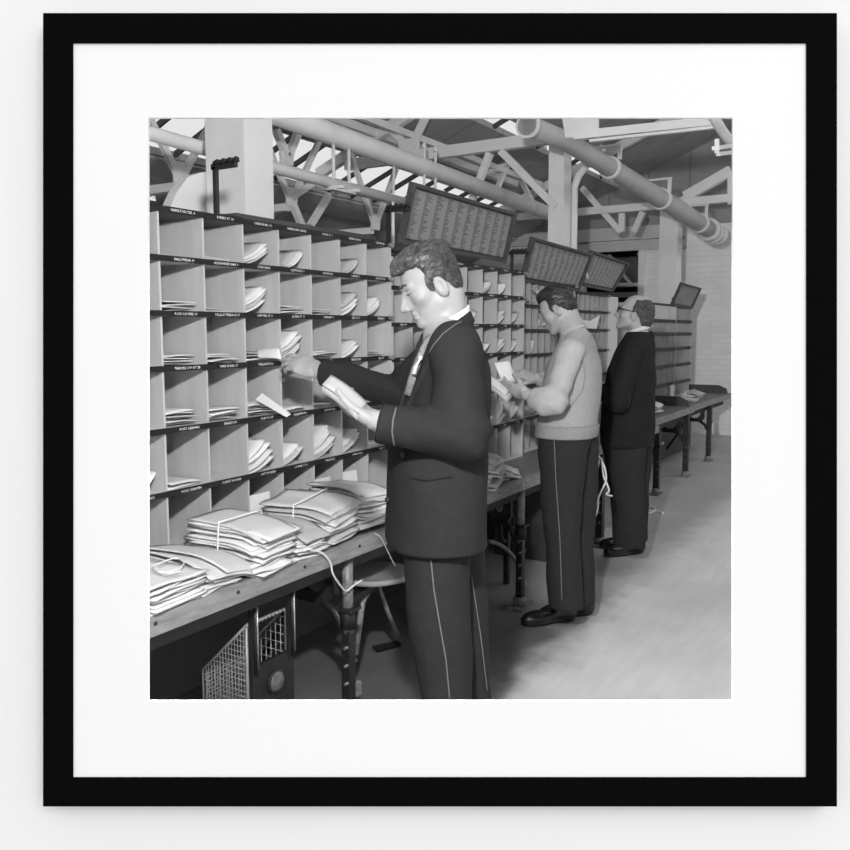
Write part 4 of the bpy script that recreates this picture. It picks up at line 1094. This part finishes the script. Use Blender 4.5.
def core1(p):
    d = cap(p, neck_b, P(445, 470, 2.33), .07, .10)
    for a, b, c in ((shL, elL, hL.O), (shR, elR, hR.O)): d = smin(d, chain(p, [neck_b, a, b, c], [.06, .045, .036, .030], .02), .02)
    d = smin(d, chain(p, [P(445, 470, 2.33), P(438, 560, 2.24), P(442, 640, 2.23), P(449, 812, 2.23)], [.10, .07, .055, .04], .03), .03)
    d = smin(d, chain(p, [P(445, 470, 2.33), P(452, 560, 2.43), P(466, 640, 2.44), P(480, 800, 2.44)], [.10, .07, .055, .04], .03), .03)
    return d
lo, hi = bb([hd.O, cuL, cuR, elL, P(449, 812, 2.23), P(480, 800, 2.44), shL, shR], .13); chunks.append(sdf_mesh(core1, lo, hi, .011))
body = link('body', to_mesh('body', chunks, M['skin']), man)
# hair
def hair1(p):
    q = hd.loc(p); st_ = strands(q)
    d = ell(q, (0, -.006, .044), (.079, .087, .085))
    d = smin(d, ell(q, (0, .036, .094), (.058, .058, .024)), .025)          # wavy quiff over the brow
    d = smin(d, ell(q, (.012, .088, .070), (.030, .018, .017)), .016)
    d = smin(d, ell(q, (0, -.048, -.006), (.060, .042, .056)), .02)
    d = smin(d, ell(q, (0, -.02, .096), (.062, .070, .020)), .02)
    d = d - st_ * 1.5
    yl = np.where(q[:, 2] > .0, .018 + .50 * np.maximum(q[:, 2] - .045, 0), -.036 + .55 * q[:, 2] + .9 * np.maximum(q[:, 2] + .06, 0) * 0)
    d = smax(d, -np.maximum(yl - q[:, 1], q[:, 2] - .066), .006)
    d = smax(d, -ell(np.abs(q) * np.array([1, 0, 0]) + q * np.array([0, 1, 1]), (.078, -.008, -.020), (.03, .026, .036)), .004)
    burn = ell(np.abs(q) * np.array([1, 0, 0]) + q * np.array([0, 1, 1]), (.066, .014, .010), (.010, .013, .028))
    d = smin(d, burn, .006)
    d = smax(d, -(q[:, 2] + .060 + .25 * (q[:, 1] + .08)), .008)
    return d * hd.sc
hair = sdf_obj('hair', hair1, *bb([hd.w(0, 0, .03)], .16), .0030, M['hair'], man)
hair_strands(hair, man, hd, lambda q: (.35 * math.sin(q[1] * 30) + .25, -1, .35 + 2.2 * max(0, q[1] - .02) * 6 - 5 * max(0, -q[1] - .03)) if q[2] > .03 else (0, -.75, -.55), 1500, .055, .0011, M['hair'], 1, .005)
for s_ in (1, -1):
    mb = MB(); mb.tube([hd.w(s_ * .014, .0915, .025), hd.w(s_ * .028, .087, .031), hd.w(s_ * .044, .074, .027)], [.0035, .0045, .002], 6); mb.build('eyebrow', M['brow'], man)
    mb = MB(); mb.tube([hd.w(s_ * .018, .0845, .0015), hd.w(s_ * .031, .0835, -.0015), hd.w(s_ * .043, .073, .0015)], .0016, 5); mb.build('eyelash', M['brow'], man)
# jacket
rings = [(P(435, 541, 2.33), .205, .140), (P(435.5, 497, 2.33), .20, .140), (P(437, 450, 2.33), .195, .138), (P(446, 400, 2.34), .20, .121), (P(450, 365, 2.34), .205, .098), (P(450, 345, 2.34), .185, .078), (P(448, 330, 2.34), .100, .060)]
def jac1_t(p): return loft(p, rings, L1, F1, 2.3, .006)
cb = P(449, 333, 2.34)
def vcut(p, grow=0.):
    """wedge that opens the front of the jacket from the neck to the top button"""
    q = p - NA(cb); l = q @ NA(L1); f = q @ NA(F1); u = q[:, 2]
    w = np.clip((u + .27 + grow) * .27, -.05, .075)
    return np.maximum(np.abs(l + .0) - w, -(f - .03))
def jac1(p):
    d = jac1_t(p)
    arm = chain(p, [shL, elL, cuL], [.074, .064, .053], .03); arm2 = chain(p, [shR, elR, cuR], [.070, .060, .050], .03)
    wr = wrinkle(p, .0035, 26, .4)
    d = smin(d, smin(cap(p, P(449.5, 341, 2.28), shL, .05, .066), cap(p, P(449.5, 341, 2.4), shR, .05, .064), .02), .03)
    for e_, st__ in ((elL, .010), (elR, .008)): wr = wr + .005 * np.sin(85 * (p - NA(e_)) @ NA((Rh * .6 + V((0, 0, .8))).normalized()) + 1.5 * np.sin(24 * p[:, 1])) * np.exp(-((p - NA(e_)) ** 2).sum(1) / st__)
    d = smin(d, arm + wr * 1.3, .018); d = smin(d, arm2 + wr * 1.3, .018)
    d = d + wr * .6
    # open sleeve ends
    for a, b in ((elL, cuL), (elR, cuR)):
        n = (b - a).normalized(); d = np.where(cap(p, a, b + n * .06, .08) < 0, smax(d, (p - NA(b)) @ NA(n), .004), d)
    d = smax(d, -vcut(p), .006)
    # lapels: a raised band beside the opening
    lap = np.maximum(jac1_t(p) - .008, np.maximum(vcut(p, .02) - .055, -vcut(p) - .0))
    q = p - NA(cb); u = q[:, 2]; lap = np.maximum(lap, np.maximum(-.24 - u, u - .01)); lap = np.maximum(lap, -(q @ NA(F1)) + .0)
    d = smin(d, lap, .003)
    # collar round the back of the neck
    nv = NA((V(neck_b) - V(neck_a)).normalized()); nv2 = np.array([0, 0, 1.]) + NA(F1) * .6; nv2 /= np.linalg.norm(nv2)
    h_ = (p - NA(P(447.5, 330, 2.33))) @ nv2
    col = np.maximum(np.abs(cap(p, P(443.5, 314, 2.33), P(451, 348, 2.33), .072, .090)) - .006, np.abs(h_) - .019)
    d = smin(d, smax(col, -vcut(p), .004), .006)
    d = smax(d, -cap(p, neck_a, P(448.5, 345, 2.335), .060, .068), .004)
    return d
lo, hi = bb([cuL, cuR, elL, elR, shL, shR, P(435, 560, 2.33)], .16); jacket = sdf_obj('jacket', jac1, lo, hi, .0055, M['suit'], man)
# shirt, collar, tie
def shirt1(p):
    d = loft(p, [(r[0] if i else r[0], r[1] - .03, r[2] - .014) for i, r in enumerate(rings[2:])], L1, F1, 2.3, .02)
    return d
sh = sdf_obj('shirt', shirt1, *bb([P(437, 450, 2.33), P(449, 325, 2.33)], .2), .008, M['shirt'], man)
def collar1(p):
    nv = NA((P(441.5, 319, 2.33) - P(446, 306, 2.33)).normalized()); n2 = np.array([0, 0, 1.]) + NA(F1) * .55; n2 /= np.linalg.norm(n2)
    h_ = (p - NA(P(440, 325, 2.33))) @ n2
    return np.maximum(np.abs(cap(p, neck_a, P(452, 354, 2.33), .058, .071)) - .0035, np.abs(h_) - .013)
sdf_obj('shirt_collar', collar1, *bb([P(447, 322, 2.33)], .13), .003, M['shirt'], man)
tb = base_of(sh); tp = []
mb = MB()
tf = [P(431, 336, 2.28), P(424, 350, 2.27), P(416, 372, 2.27), P(410, 396, 2.27)]
mb.tube(tf, [.013, .014, .017, .020], 8); mb.build('tie', M['tie'], man)
mb = MB(); mb.sphere(P(420.5, 358, 2.235), .007, 8); mb.bar(P(420.5, 358, 2.235), P(414, 370, 2.235), .006, .006); mb.bar(P(416, 366, 2.235), P(414, 374, 2.232), .012, .004); mb.build('lapel_badge', M['badge'], man)
# piping, pocket, buttons on the jacket
surf_line('cuff_piping', jacket, man, [(396, 408), (393, 420), (392, 432), (395, 448)], .0022, M['piping'])
surf_line('lapel_edge', jacket, man, [(467, 319), (455, 325), (443, 334), (433, 346), (424, 362), (414, 383), (405, 402)], .0014, M['piping'])
surf_line('pocket_flap', jacket, man, [(412, 478), (425, 481), (452, 477)], .0022, M['suit_dark'])
jb = bvh_of(jacket); b0 = base_of(jacket)
for px, py in ((404.5, 455), (389, 500)):
    q = surf_points(jb, b0, [(px, py)], .003)
    if q:
        mb = MB(); mb.sphere(q[0], .0095, 10, (1, 1, 1)); mb.build('button', M['iron'], man)
# trousers
legN = [(P(437, 540, 2.25), .095, .098), (P(437, 580, 2.245), .094, .093), (P(441, 640, 2.24), .086, .086), (P(447, 698, 2.24), .075, .072), (P(450, 800, 2.24), .068, .070), (P(450, 832, 2.24), .066, .072)]
legF = [(P(455, 540, 2.42), .095, .092), (P(457, 580, 2.42), .09, .088), (P(462, 640, 2.43), .082, .082), (P(474, 698, 2.44), .070, .052), (P(480, 790, 2.45), .066, .066), (P(481, 812, 2.45), .066, .07)]
def trou1(p):
    w = wrinkle(p, .003, 18, 1.)
    return smin(loft(p, legN, L1, F1, 2.0, .01), loft(p, legF, L1, F1, 2.0, .01), .012) + w
lo, hi = bb([r[0] for r in legN + legF], .12); tr = sdf_obj('trousers', trou1, lo, hi, .0065, M['trouser'], man)
surf_line('side_piping', tr, man, [(431, 560), (434, 590), (439, 620), (446, 660), (449.5, 698)], .0020, M['piping'])
surf_line('side_piping', tr, man, [(468, 558), (475, 600), (481, 640), (487, 690)], .0018, M['piping'])
for a, b in ((P(455, 848, 2.24), -Rh * .26 - Fh * .05), (P(484, 820, 2.45), -Rh * .26 + Fh * .05)):
    hp = V((a.x, a.y, .0)); f, (lo, hi) = shoe_fn(hp - b * .2, hp - b * .2 + b * 1.1); sdf_obj('shoe', f, lo, hi, .006, M['shoe'], man)
# letters in his hands
def held(pts, m, label, group=None, n=1, step=(0, 0, .004)):
    for i in range(n):
        o = [V(p) + V(step) * i for p in pts]; nn = (o[1] - o[0]).cross(o[3] - o[0]).normalized()
        mb = MB(); mb.grid(lambda u, v: (o[0].lerp(o[1], u)).lerp(o[3].lerp(o[2], u), v) + nn * (.006 * math.sin(PI * u)), 8, 4, .0016, nn)
        tag(mb.build('letter', m[i % len(m)], origin=o[0]), label, 'letter', group)
held([P(366, 409, 2.15), P(330, 381, 2.19), P(321, 391, 2.13), P(357, 420, 2.10)], [M['paper4'], M['paper3'], M['paper2']], 'letter in the small stack held in the left hand of the dark jacketed man', 'letters held by the man in the dark jacket', 5, tuple(V((0, 0, .0045)) + Rh * .001))
held([P(279, 348, 2.96), P(256, 350, 3.04), P(258, 358, 3.0), P(281, 359, 2.93)], [M['paper']], 'letter being pushed into a pigeonhole by the reaching right hand')

# ---------------- man 2: knitted vest --------------------------------
D2 = 3.97
man2 = thing('person', onZ(565, 622, 0), 'man in a pale knitted vest and rolled shirt sleeves sorting letters with his head bowed', 'person', 'postal sorters at the racks')
F2, L2 = torso_frame(V((-.12, 1, 0)))
hd2 = Head(P(558, 309.5, 3.93), V((-.10, 1, 0)), -math.radians(26), .935)
na2 = hd2.w(0, -.034, -.045); nb2 = P(575, 338, 3.95)
sL2, eL2, wL2 = P(571, 352, 3.78), P(553, 402, 3.68), P(526, 394, 3.74)
sR2, eR2, wR2 = P(583, 352, 4.12), P(563, 398, 4.20), P(538, 377.5, 4.10)
hL2 = Hand(P(527, 394.5, 3.74), P(503, 386, 3.82), V((0, 0, -.5)) - Fh * .8, V((0, 0, 1)) - Fh * .2, (.25, .3, .35, .4), .04, .3, .98, .7)
hR2 = Hand(P(537, 378, 4.10), P(510, 370, 4.08), V((0, 0, .75)) - Fh * .5, -Fh + V((0, 0, .2)), (.35, .45, .55, .6), .03, .4, .98, .6)
def body2(p): return smin(hd2.face(p), cap(p, na2, nb2, .056, .064), .018)
chunks = [sdf_mesh(body2, *bb([hd2.w(0, 0, 0), hd2.w(0, .1, 0), nb2, hd2.w(0, -.1, .1)], .11), .0042)]
for hnd in (hL2, hR2): chunks.append(sdf_mesh(hnd, *hnd.box(), .0036))
def core2(p):
    d = cap(p, nb2, P(568, 430, D2), .07, .10)
    for a, b, c in ((sL2, eL2, hL2.O), (sR2, eR2, hR2.O)): d = smin(d, chain(p, [nb2, a, b, c], [.06, .045, .040, .031], .02), .02)
    for x, dd in ((560, 3.9), (576, 4.04)): d = smin(d, chain(p, [P(568, 430, D2), P(x, 470, dd), P(x, 590, dd)], [.10, .07, .045], .03), .03)
    return d
lo, hi = bb([hd2.O, wL2, wR2, eL2, P(560, 590, 3.9), P(576, 590, 4.04), sR2], .13); chunks.append(sdf_mesh(core2, lo, hi, .010))
link('body', to_mesh('body', chunks, M['skin2']), man2)
def hair2(p):
    q = hd2.loc(p); d = ell(q, (0, -.010, .043), (.0795, .092, .087)); d = smin(d, ell(q, (0, .026, .098), (.058, .056, .028)), .02)
    d = smin(d, ell(q, (0, -.058, -.006), (.062, .042, .060)), .02) - strands(q, 60, 31) * 1.2
    yl = np.where(q[:, 2] > .0, .018 + .50 * np.maximum(q[:, 2] - .045, 0), -.036 + .55 * q[:, 2] + .9 * np.maximum(q[:, 2] + .06, 0) * 0)
    d = smax(d, -np.maximum(yl - q[:, 1], q[:, 2] - .066), .006)
    d = smax(d, -ell(np.abs(q) * np.array([1, 0, 0]) + q * np.array([0, 1, 1]), (.078, -.008, -.020), (.03, .026, .036)), .004)
    d = smin(d, ell(np.abs(q) * np.array([1, 0, 0]) + q * np.array([0, 1, 1]), (.066, .012, .014), (.010, .012, .024)), .006)
    return smax(d, -(q[:, 2] + .055 + .2 * (q[:, 1] + .08)), .008) * hd2.sc
hr2 = sdf_obj('hair', hair2, *bb([hd2.w(0, 0, .03)], .16), .0042, M['hair2'], man2)
hair_strands(hr2, man2, hd2, lambda q: (.4, -1, -.2) if q[2] > .03 else (0, -.6, -.7), 700, .045, .0014, M['hair2'], 2, .003)
for s_ in (1, -1):
    mb = MB(); mb.tube([hd2.w(s_ * .014, .0915, .025), hd2.w(s_ * .028, .087, .031), hd2.w(s_ * .044, .074, .027)], [.0035, .0045, .002], 6); mb.build('eyebrow', M['brow'], man2)
rg2 = [(P(567, 426, D2), .172, .142), (P(569, 410, D2), .178, .145), (P(572, 385, D2), .185, .140), (P(575, 362, D2), .19, .122), (P(577, 343, D2), .165, .085), (P(576, 331, D2), .085, .066)]
def vest(p):
    d = loft(p, rg2, L2, F2, 2.3, .02)
    d = smin(d, smin(cap(p, P(578, 344, 3.92), sL2, .045, .052), cap(p, P(578, 344, 4.02), sR2, .045, .052), .02), .03)
    d = d + wrinkle(p, .003, 20, 2.)
    return smax(d, -cap(p, na2, P(576, 338, 3.95), .059, .065), .005)
lo, hi = bb([r[0] for r in rg2] + [sL2, sR2], .22); vs = sdf_obj('vest', vest, lo, hi, .0065, M['knit'], man2)
def hem2(p): return loft(p, [(P(566, 436, D2), .178, .150), (P(567, 430, D2), .180, .152), (P(567.5, 423, D2), .178, .149)], L2, F2, 2.3, .006)
sdf_obj('ribbed_hem', hem2, *bb([P(566, 437, D2), P(567, 420, D2)], .22), .006, M['rib'], man2)
def sleeves(p):
    wr = wrinkle(p, .0045, 30, 1.2) + .006 * np.sin(75 * (p[:, 2] + .5 * p[:, 0]) + 2 * np.sin(20 * p[:, 1])) * np.exp(-((p - NA(eL2)) ** 2).sum(1) / .012)
    d = chain(p, [sL2, eL2, P(545, 403, 3.68)], [.066, .056, .058], .03); d = smin(d, cap(p, P(545, 403, 3.68), P(537, 399, 3.71), .056, .048), .03)
    d = smin(d, chain(p, [sR2, eR2, P(545, 381, 4.14)], [.064, .058, .048], .03), .001) + wr
    n = NA((P(530, 395, 3.74) - P(548, 404, 3.68)).normalized()); d = np.where(cap(p, P(548, 404, 3.68), wL2, .09) < 0, smax(d, (p - NA(P(533, 396, 3.73))) @ n, .004), d)
    return d
lo, hi = bb([sL2, eL2, wL2, sR2, eR2, P(545, 381, 4.14)], .1); sl2 = sdf_obj('shirt_sleeves', sleeves, lo, hi, .006, M['shirt_grey'], man2)
def collar2(p):
    n2 = np.array([0, 0, 1.]) + NA(F2) * .45; n2 /= np.linalg.norm(n2)
    return np.maximum(np.abs(cap(p, na2, nb2 + (nb2 - na2) * .7, .058, .070)) - .0035, np.abs((p - NA(P(572.5, 331, 3.95))) @ n2) - .009)
sdf_obj('shirt_collar', collar2, *bb([P(575, 331, 3.95)], .13), .004, M['shirt_grey'], man2)
surf_line('armhole_edge', [vs, sl2], man2, [(566, 341), (572, 343), (579, 352), (584, 366), (585, 378), (582, 392), (574, 402), (567, 412)], .0040, M['rib'])
lN2 = [(P(565, 428, 3.93), .115, .130), (P(563, 455, 3.90), .098, .122), (P(561, 500, 3.90), .088, .100), (P(563, 550, 3.90), .080, .085), (P(566, 608, 3.91), .072, .088)]
lF2 = [(P(572, 428, 4.02), .115, .128), (P(576, 455, 4.04), .095, .118), (P(577, 500, 4.05), .086, .100), (P(577, 550, 4.05), .076, .084), (P(578, 602, 4.06), .07, .088)]
def trou2(p): return smin(loft(p, lN2, L2, F2, 2.0, .01), loft(p, lF2, L2, F2, 2.0, .01), .012) + wrinkle(p, .0035, 16, .3)
lo, hi = bb([r[0] for r in lN2 + lF2], .16); tr2 = sdf_obj('trousers', trou2, lo, hi, .0075, M['trouser'], man2)
surf_line('side_seam', tr2, man2, [(554, 436), (556, 480), (560, 540), (562, 600)], .0022, M['piping'])
for a, b in (((574, 619), (527, 625)), ((592, 613), (552, 617))):
    h_, t_ = onZ(*a, 0), onZ(*b, 0); d_ = (t_ - h_).normalized(); f, (lo, hi) = shoe_fn(h_, h_ + d_ * .29); sdf_obj('shoe', f, lo, hi, .006, M['shoe'], man2)
held([P(512, 396, 3.82), P(489, 380, 3.90), P(484, 386, 3.86), P(507, 401, 3.78)], [M['paper2'], M['paper3'], M['paper']], 'letter in the bunch held in the left hand of the vested man', 'letters held by the man in the knitted vest', 6, (0, .002, .006))
held([P(505, 385, 4.00), P(494, 363, 4.02), P(510, 361, 4.04), P(516, 377, 4.03)], [M['paper']], 'white letter lifted upright between the hands of the vested man', None, 1)

# ---------------- man 3: glasses and dark jacket ---------------------
D3 = 5.05
man3 = thing('person', onZ(625, 556, 0), 'balding man in glasses and a black jacket looking up at the far racks', 'person', 'postal sorters at the racks')
F3, L3 = torso_frame(V((0, 1, 0)))
hd3 = Head(P(634.5, 314, D3), V((-.15, 1, 0)), math.radians(16), 1.02)
na3 = hd3.w(0, -.036, -.05); nb3 = P(640, 338, D3)
sL3, eL3, wL3 = P(632, 352, 4.87), P(618, 402, 4.80), P(603, 392, 5.02)
sR3, eR3, wR3 = P(640, 352, 5.23), P(626, 402, 5.34), P(612, 388, 5.40)
hL3 = Hand(wL3, wL3 + V((-.02, .1, .03)), V((0, -.2, 1)), V((1, 0, 0)), sc=.98); hR3 = Hand(wR3, wR3 + V((0.02, .1, .03)), V((0, -.2, 1)), V((-1, 0, 0)), sc=.98)
chunks = [sdf_mesh(lambda p: smin(hd3.face(p), cap(p, na3, nb3, .058, .058), .018), *bb([hd3.O, hd3.w(0, .1, 0), nb3, hd3.w(0, -.1, .1)], .12), .0045)]
for hnd in (hL3, hR3): chunks.append(sdf_mesh(hnd, *hnd.box(), .0045))
def core3(p):
    d = cap(p, nb3, P(630, 440, D3), .045, .10)
    for a, b, c in ((sL3, eL3, hL3.O), (sR3, eR3, hR3.O)): d = smin(d, chain(p, [nb3, a, b, c], [.03, .04, .038, .031], .02), .02)
    for x, dd in ((626, 4.98), (634, 5.14)): d = smin(d, chain(p, [P(630, 440, D3), P(x, 470, dd), P(x, 535, dd)], [.10, .07, .045], .03), .03)
    return d
lo, hi = bb([hd3.O, wL3, wR3, eL3, P(626, 540, 4.98), P(634, 540, 5.14), sR3, sL3], .13); chunks.append(sdf_mesh(core3, lo, hi, .011))
link('body', to_mesh('body', chunks, M['skin3']), man3)
def hair3(p):
    q = hd3.loc(p); d = ell(q, (0, -.016, .034), (.0815, .096, .083)); d = smin(d, ell(q, (0, -.075, -.012), (.064, .042, .066)), .02) - strands(q, 40, 27) * 1.3
    top = -ell(q, (0, .035, .112), (.066, .100, .050)); d = smax(d, top, .010)                 # bald crown
    yl = np.where(q[:, 2] > .0, .006 + .0 * np.maximum(q[:, 2] - .045, 0), -.036 + .55 * q[:, 2] + .9 * np.maximum(q[:, 2] + .06, 0) * 0)
    d = smax(d, -np.maximum(yl - q[:, 1], q[:, 2] - .30), .006)
    d = smax(d, -ell(np.abs(q) * np.array([1, 0, 0]) + q * np.array([0, 1, 1]), (.078, -.008, -.020), (.03, .026, .036)), .004)
    return smax(d, -(q[:, 2] + .068 + .2 * (q[:, 1] + .08)), .008) * hd3.sc
hr3 = sdf_obj('hair', hair3, *bb([hd3.w(0, 0, .03)], .16), .0045, M['hair3'], man3)
hair_strands(hr3, man3, hd3, lambda q: (.3 * math.sin(q[2] * 60), -.8, -.5), 700, .04, .0016, M['hair3'], 3, .005)
mb = MB()
for s_ in (1, -1):
    c = (s_ * .032, .100, .003)
    mb.tube([hd3.w(c[0] + .021 * math.cos(a), c[1] - .008 * abs(math.cos(a)) * 0, c[2] + .017 * math.sin(a)) for a in [2 * PI * k / 16 for k in range(17)]], .0028, 6)
    mb.tube([hd3.w(s_ * .053, .098, .010), hd3.w(s_ * .076, .05, .012), hd3.w(s_ * .081, -.010, .014)], .0030, 6)
mb.tube([hd3.w(-.011, .101, .006), hd3.w(.011, .101, .006)], .0028, 6); gl = mb.build('glasses', M['glasses'], man3)
rg3 = [(P(627, 445, D3), .205, .160), (P(628, 420, D3), .20, .158), (P(629, 395, D3), .20, .155), (P(632, 368, D3), .205, .135), (P(637, 345, D3), .185, .10), (P(640, 331, D3), .09, .078)]
def jac3(p):
    d = loft(p, rg3, L3, F3, 2.3, .02)
    d = smin(d, smin(cap(p, P(638, 346, 5.0), sL3, .05, .06), cap(p, P(638, 346, 5.1), sR3, .05, .06), .02), .03)
    d = smin(d, chain(p, [sL3, eL3, wL3], [.072, .064, .052], .03), .012); d = smin(d, chain(p, [sR3, eR3, wR3], [.072, .064, .052], .03), .012)
    d = d + wrinkle(p, .004, 20, .8)
    return smax(d, -cap(p, na3, P(639, 337, D3), .062, .068), .005)
lo, hi = bb([r[0] for r in rg3] + [sL3, sR3, eL3, eR3, wL3, wR3], .2); jk3 = sdf_obj('jacket', jac3, lo, hi, .0075, M['suit_dark'], man3)
def collar3(p):
    n2 = np.array([0, 0, 1.]) + NA(F3) * .35; n2 /= np.linalg.norm(n2)
    return np.maximum(np.abs(cap(p, na3, nb3 + (nb3 - na3) * .7, .063, .074)) - .004, np.abs((p - NA(P(637, 331, D3))) @ n2) - .012)
sdf_obj('shirt_collar', collar3, *bb([P(637, 330, D3)], .13), .0045, M['shirt'], man3)
lN3 = [(P(624, 436, 4.98), .11, .145), (P(625, 470, 4.97), .095, .12), (P(628, 510, 4.97), .085, .105), (P(630, 546, 4.98), .075, .10)]
lF3 = [(P(630, 436, 5.13), .11, .145), (P(632, 470, 5.14), .095, .12), (P(632, 510, 5.15), .085, .10), (P(633, 540, 5.15), .075, .095)]
def trou3(p): return smin(loft(p, lN3, L3, F3, 2.0, .01), loft(p, lF3, L3, F3, 2.0, .01), .012) + wrinkle(p, .005, 15, 1.9)
lo, hi = bb([r[0] for r in lN3 + lF3], .18); sdf_obj('trousers', trou3, lo, hi, .008, M['trouser_dark'], man3)
for a, b in (((643, 552), (602, 557)), ((640, 545), (604, 548))):
    h_, t_ = onZ(*a, 0), onZ(*b, 0); d_ = (t_ - h_).normalized(); f, (lo, hi) = shoe_fn(h_, h_ + d_ * .30); sdf_obj('shoe', f, lo, hi, .0065, M['shoe'], man3)

# ================================================================== LIGHT
w = bpy.data.worlds.new('sky'); SC.world = w; w.use_nodes = True; nt = w.node_tree; bg = nt.nodes['Background']
tc = nt.nodes.new('ShaderNodeTexCoord'); sp = nt.nodes.new('ShaderNodeSeparateXYZ'); nt.links.new(tc.outputs['Generated'], sp.inputs[0])
mr = nt.nodes.new('ShaderNodeMapRange'); mr.inputs['From Min'].default_value = -.15; mr.inputs['From Max'].default_value = .12
mr.inputs['To Min'].default_value = .30; mr.inputs['To Max'].default_value = .95
nt.links.new(sp.outputs[2], mr.inputs['Value']); nt.links.new(mr.outputs[0], bg.inputs['Color']); bg.inputs['Strength'].default_value = 1
def area(name, loc, look, sx, sy, e, shape='RECTANGLE'):
    l = bpy.data.lights.new(name, 'AREA'); l.shape = shape; l.size = sx; l.size_y = sy; l.energy = e
    o = bpy.data.objects.new(name, l); COL.objects.link(o); o.location = loc
    o.rotation_euler = (V(look) - V(loc)).to_track_quat('-Z', 'Y').to_euler(); return o
gc = CAM + FWD * WF
area('gallery_spot', gc - FWD * 5.6 + RIGHT * 2.6 + UP * 3.0, gc, 4.0, 4.0, 236)
pl = bpy.data.lights.new('press_flash', 'POINT'); pl.energy = 88; pl.shadow_soft_size = .045; pl.use_nodes = True; ln_ = pl.node_tree; fo = ln_.nodes.new('ShaderNodeLightFalloff'); fo.inputs['Strength'].default_value = 1; ln_.links.new(fo.outputs['Linear'], ln_.nodes['Emission'].inputs['Strength'])
po = bpy.data.objects.new('press_flash', pl); COL.objects.link(po); po.location = CAM + FWD * .76 + UP * .56 - RIGHT * .10
for x, en in ((3.0, 8), (6.0, 14), (9.4, 26)): area('aisle_fill', (x, -.2, 4.2), (x + .5, .9, 0), 1.6, .5, en)  # unseen fill lights added to brighten the aisle and the far end
area('roof_fill', (6, -2.1, zr - 1.1), (6.5, 1.5, 0), 9, 1.6, 30)  # added fill light standing in for daylight below the unseen glazing
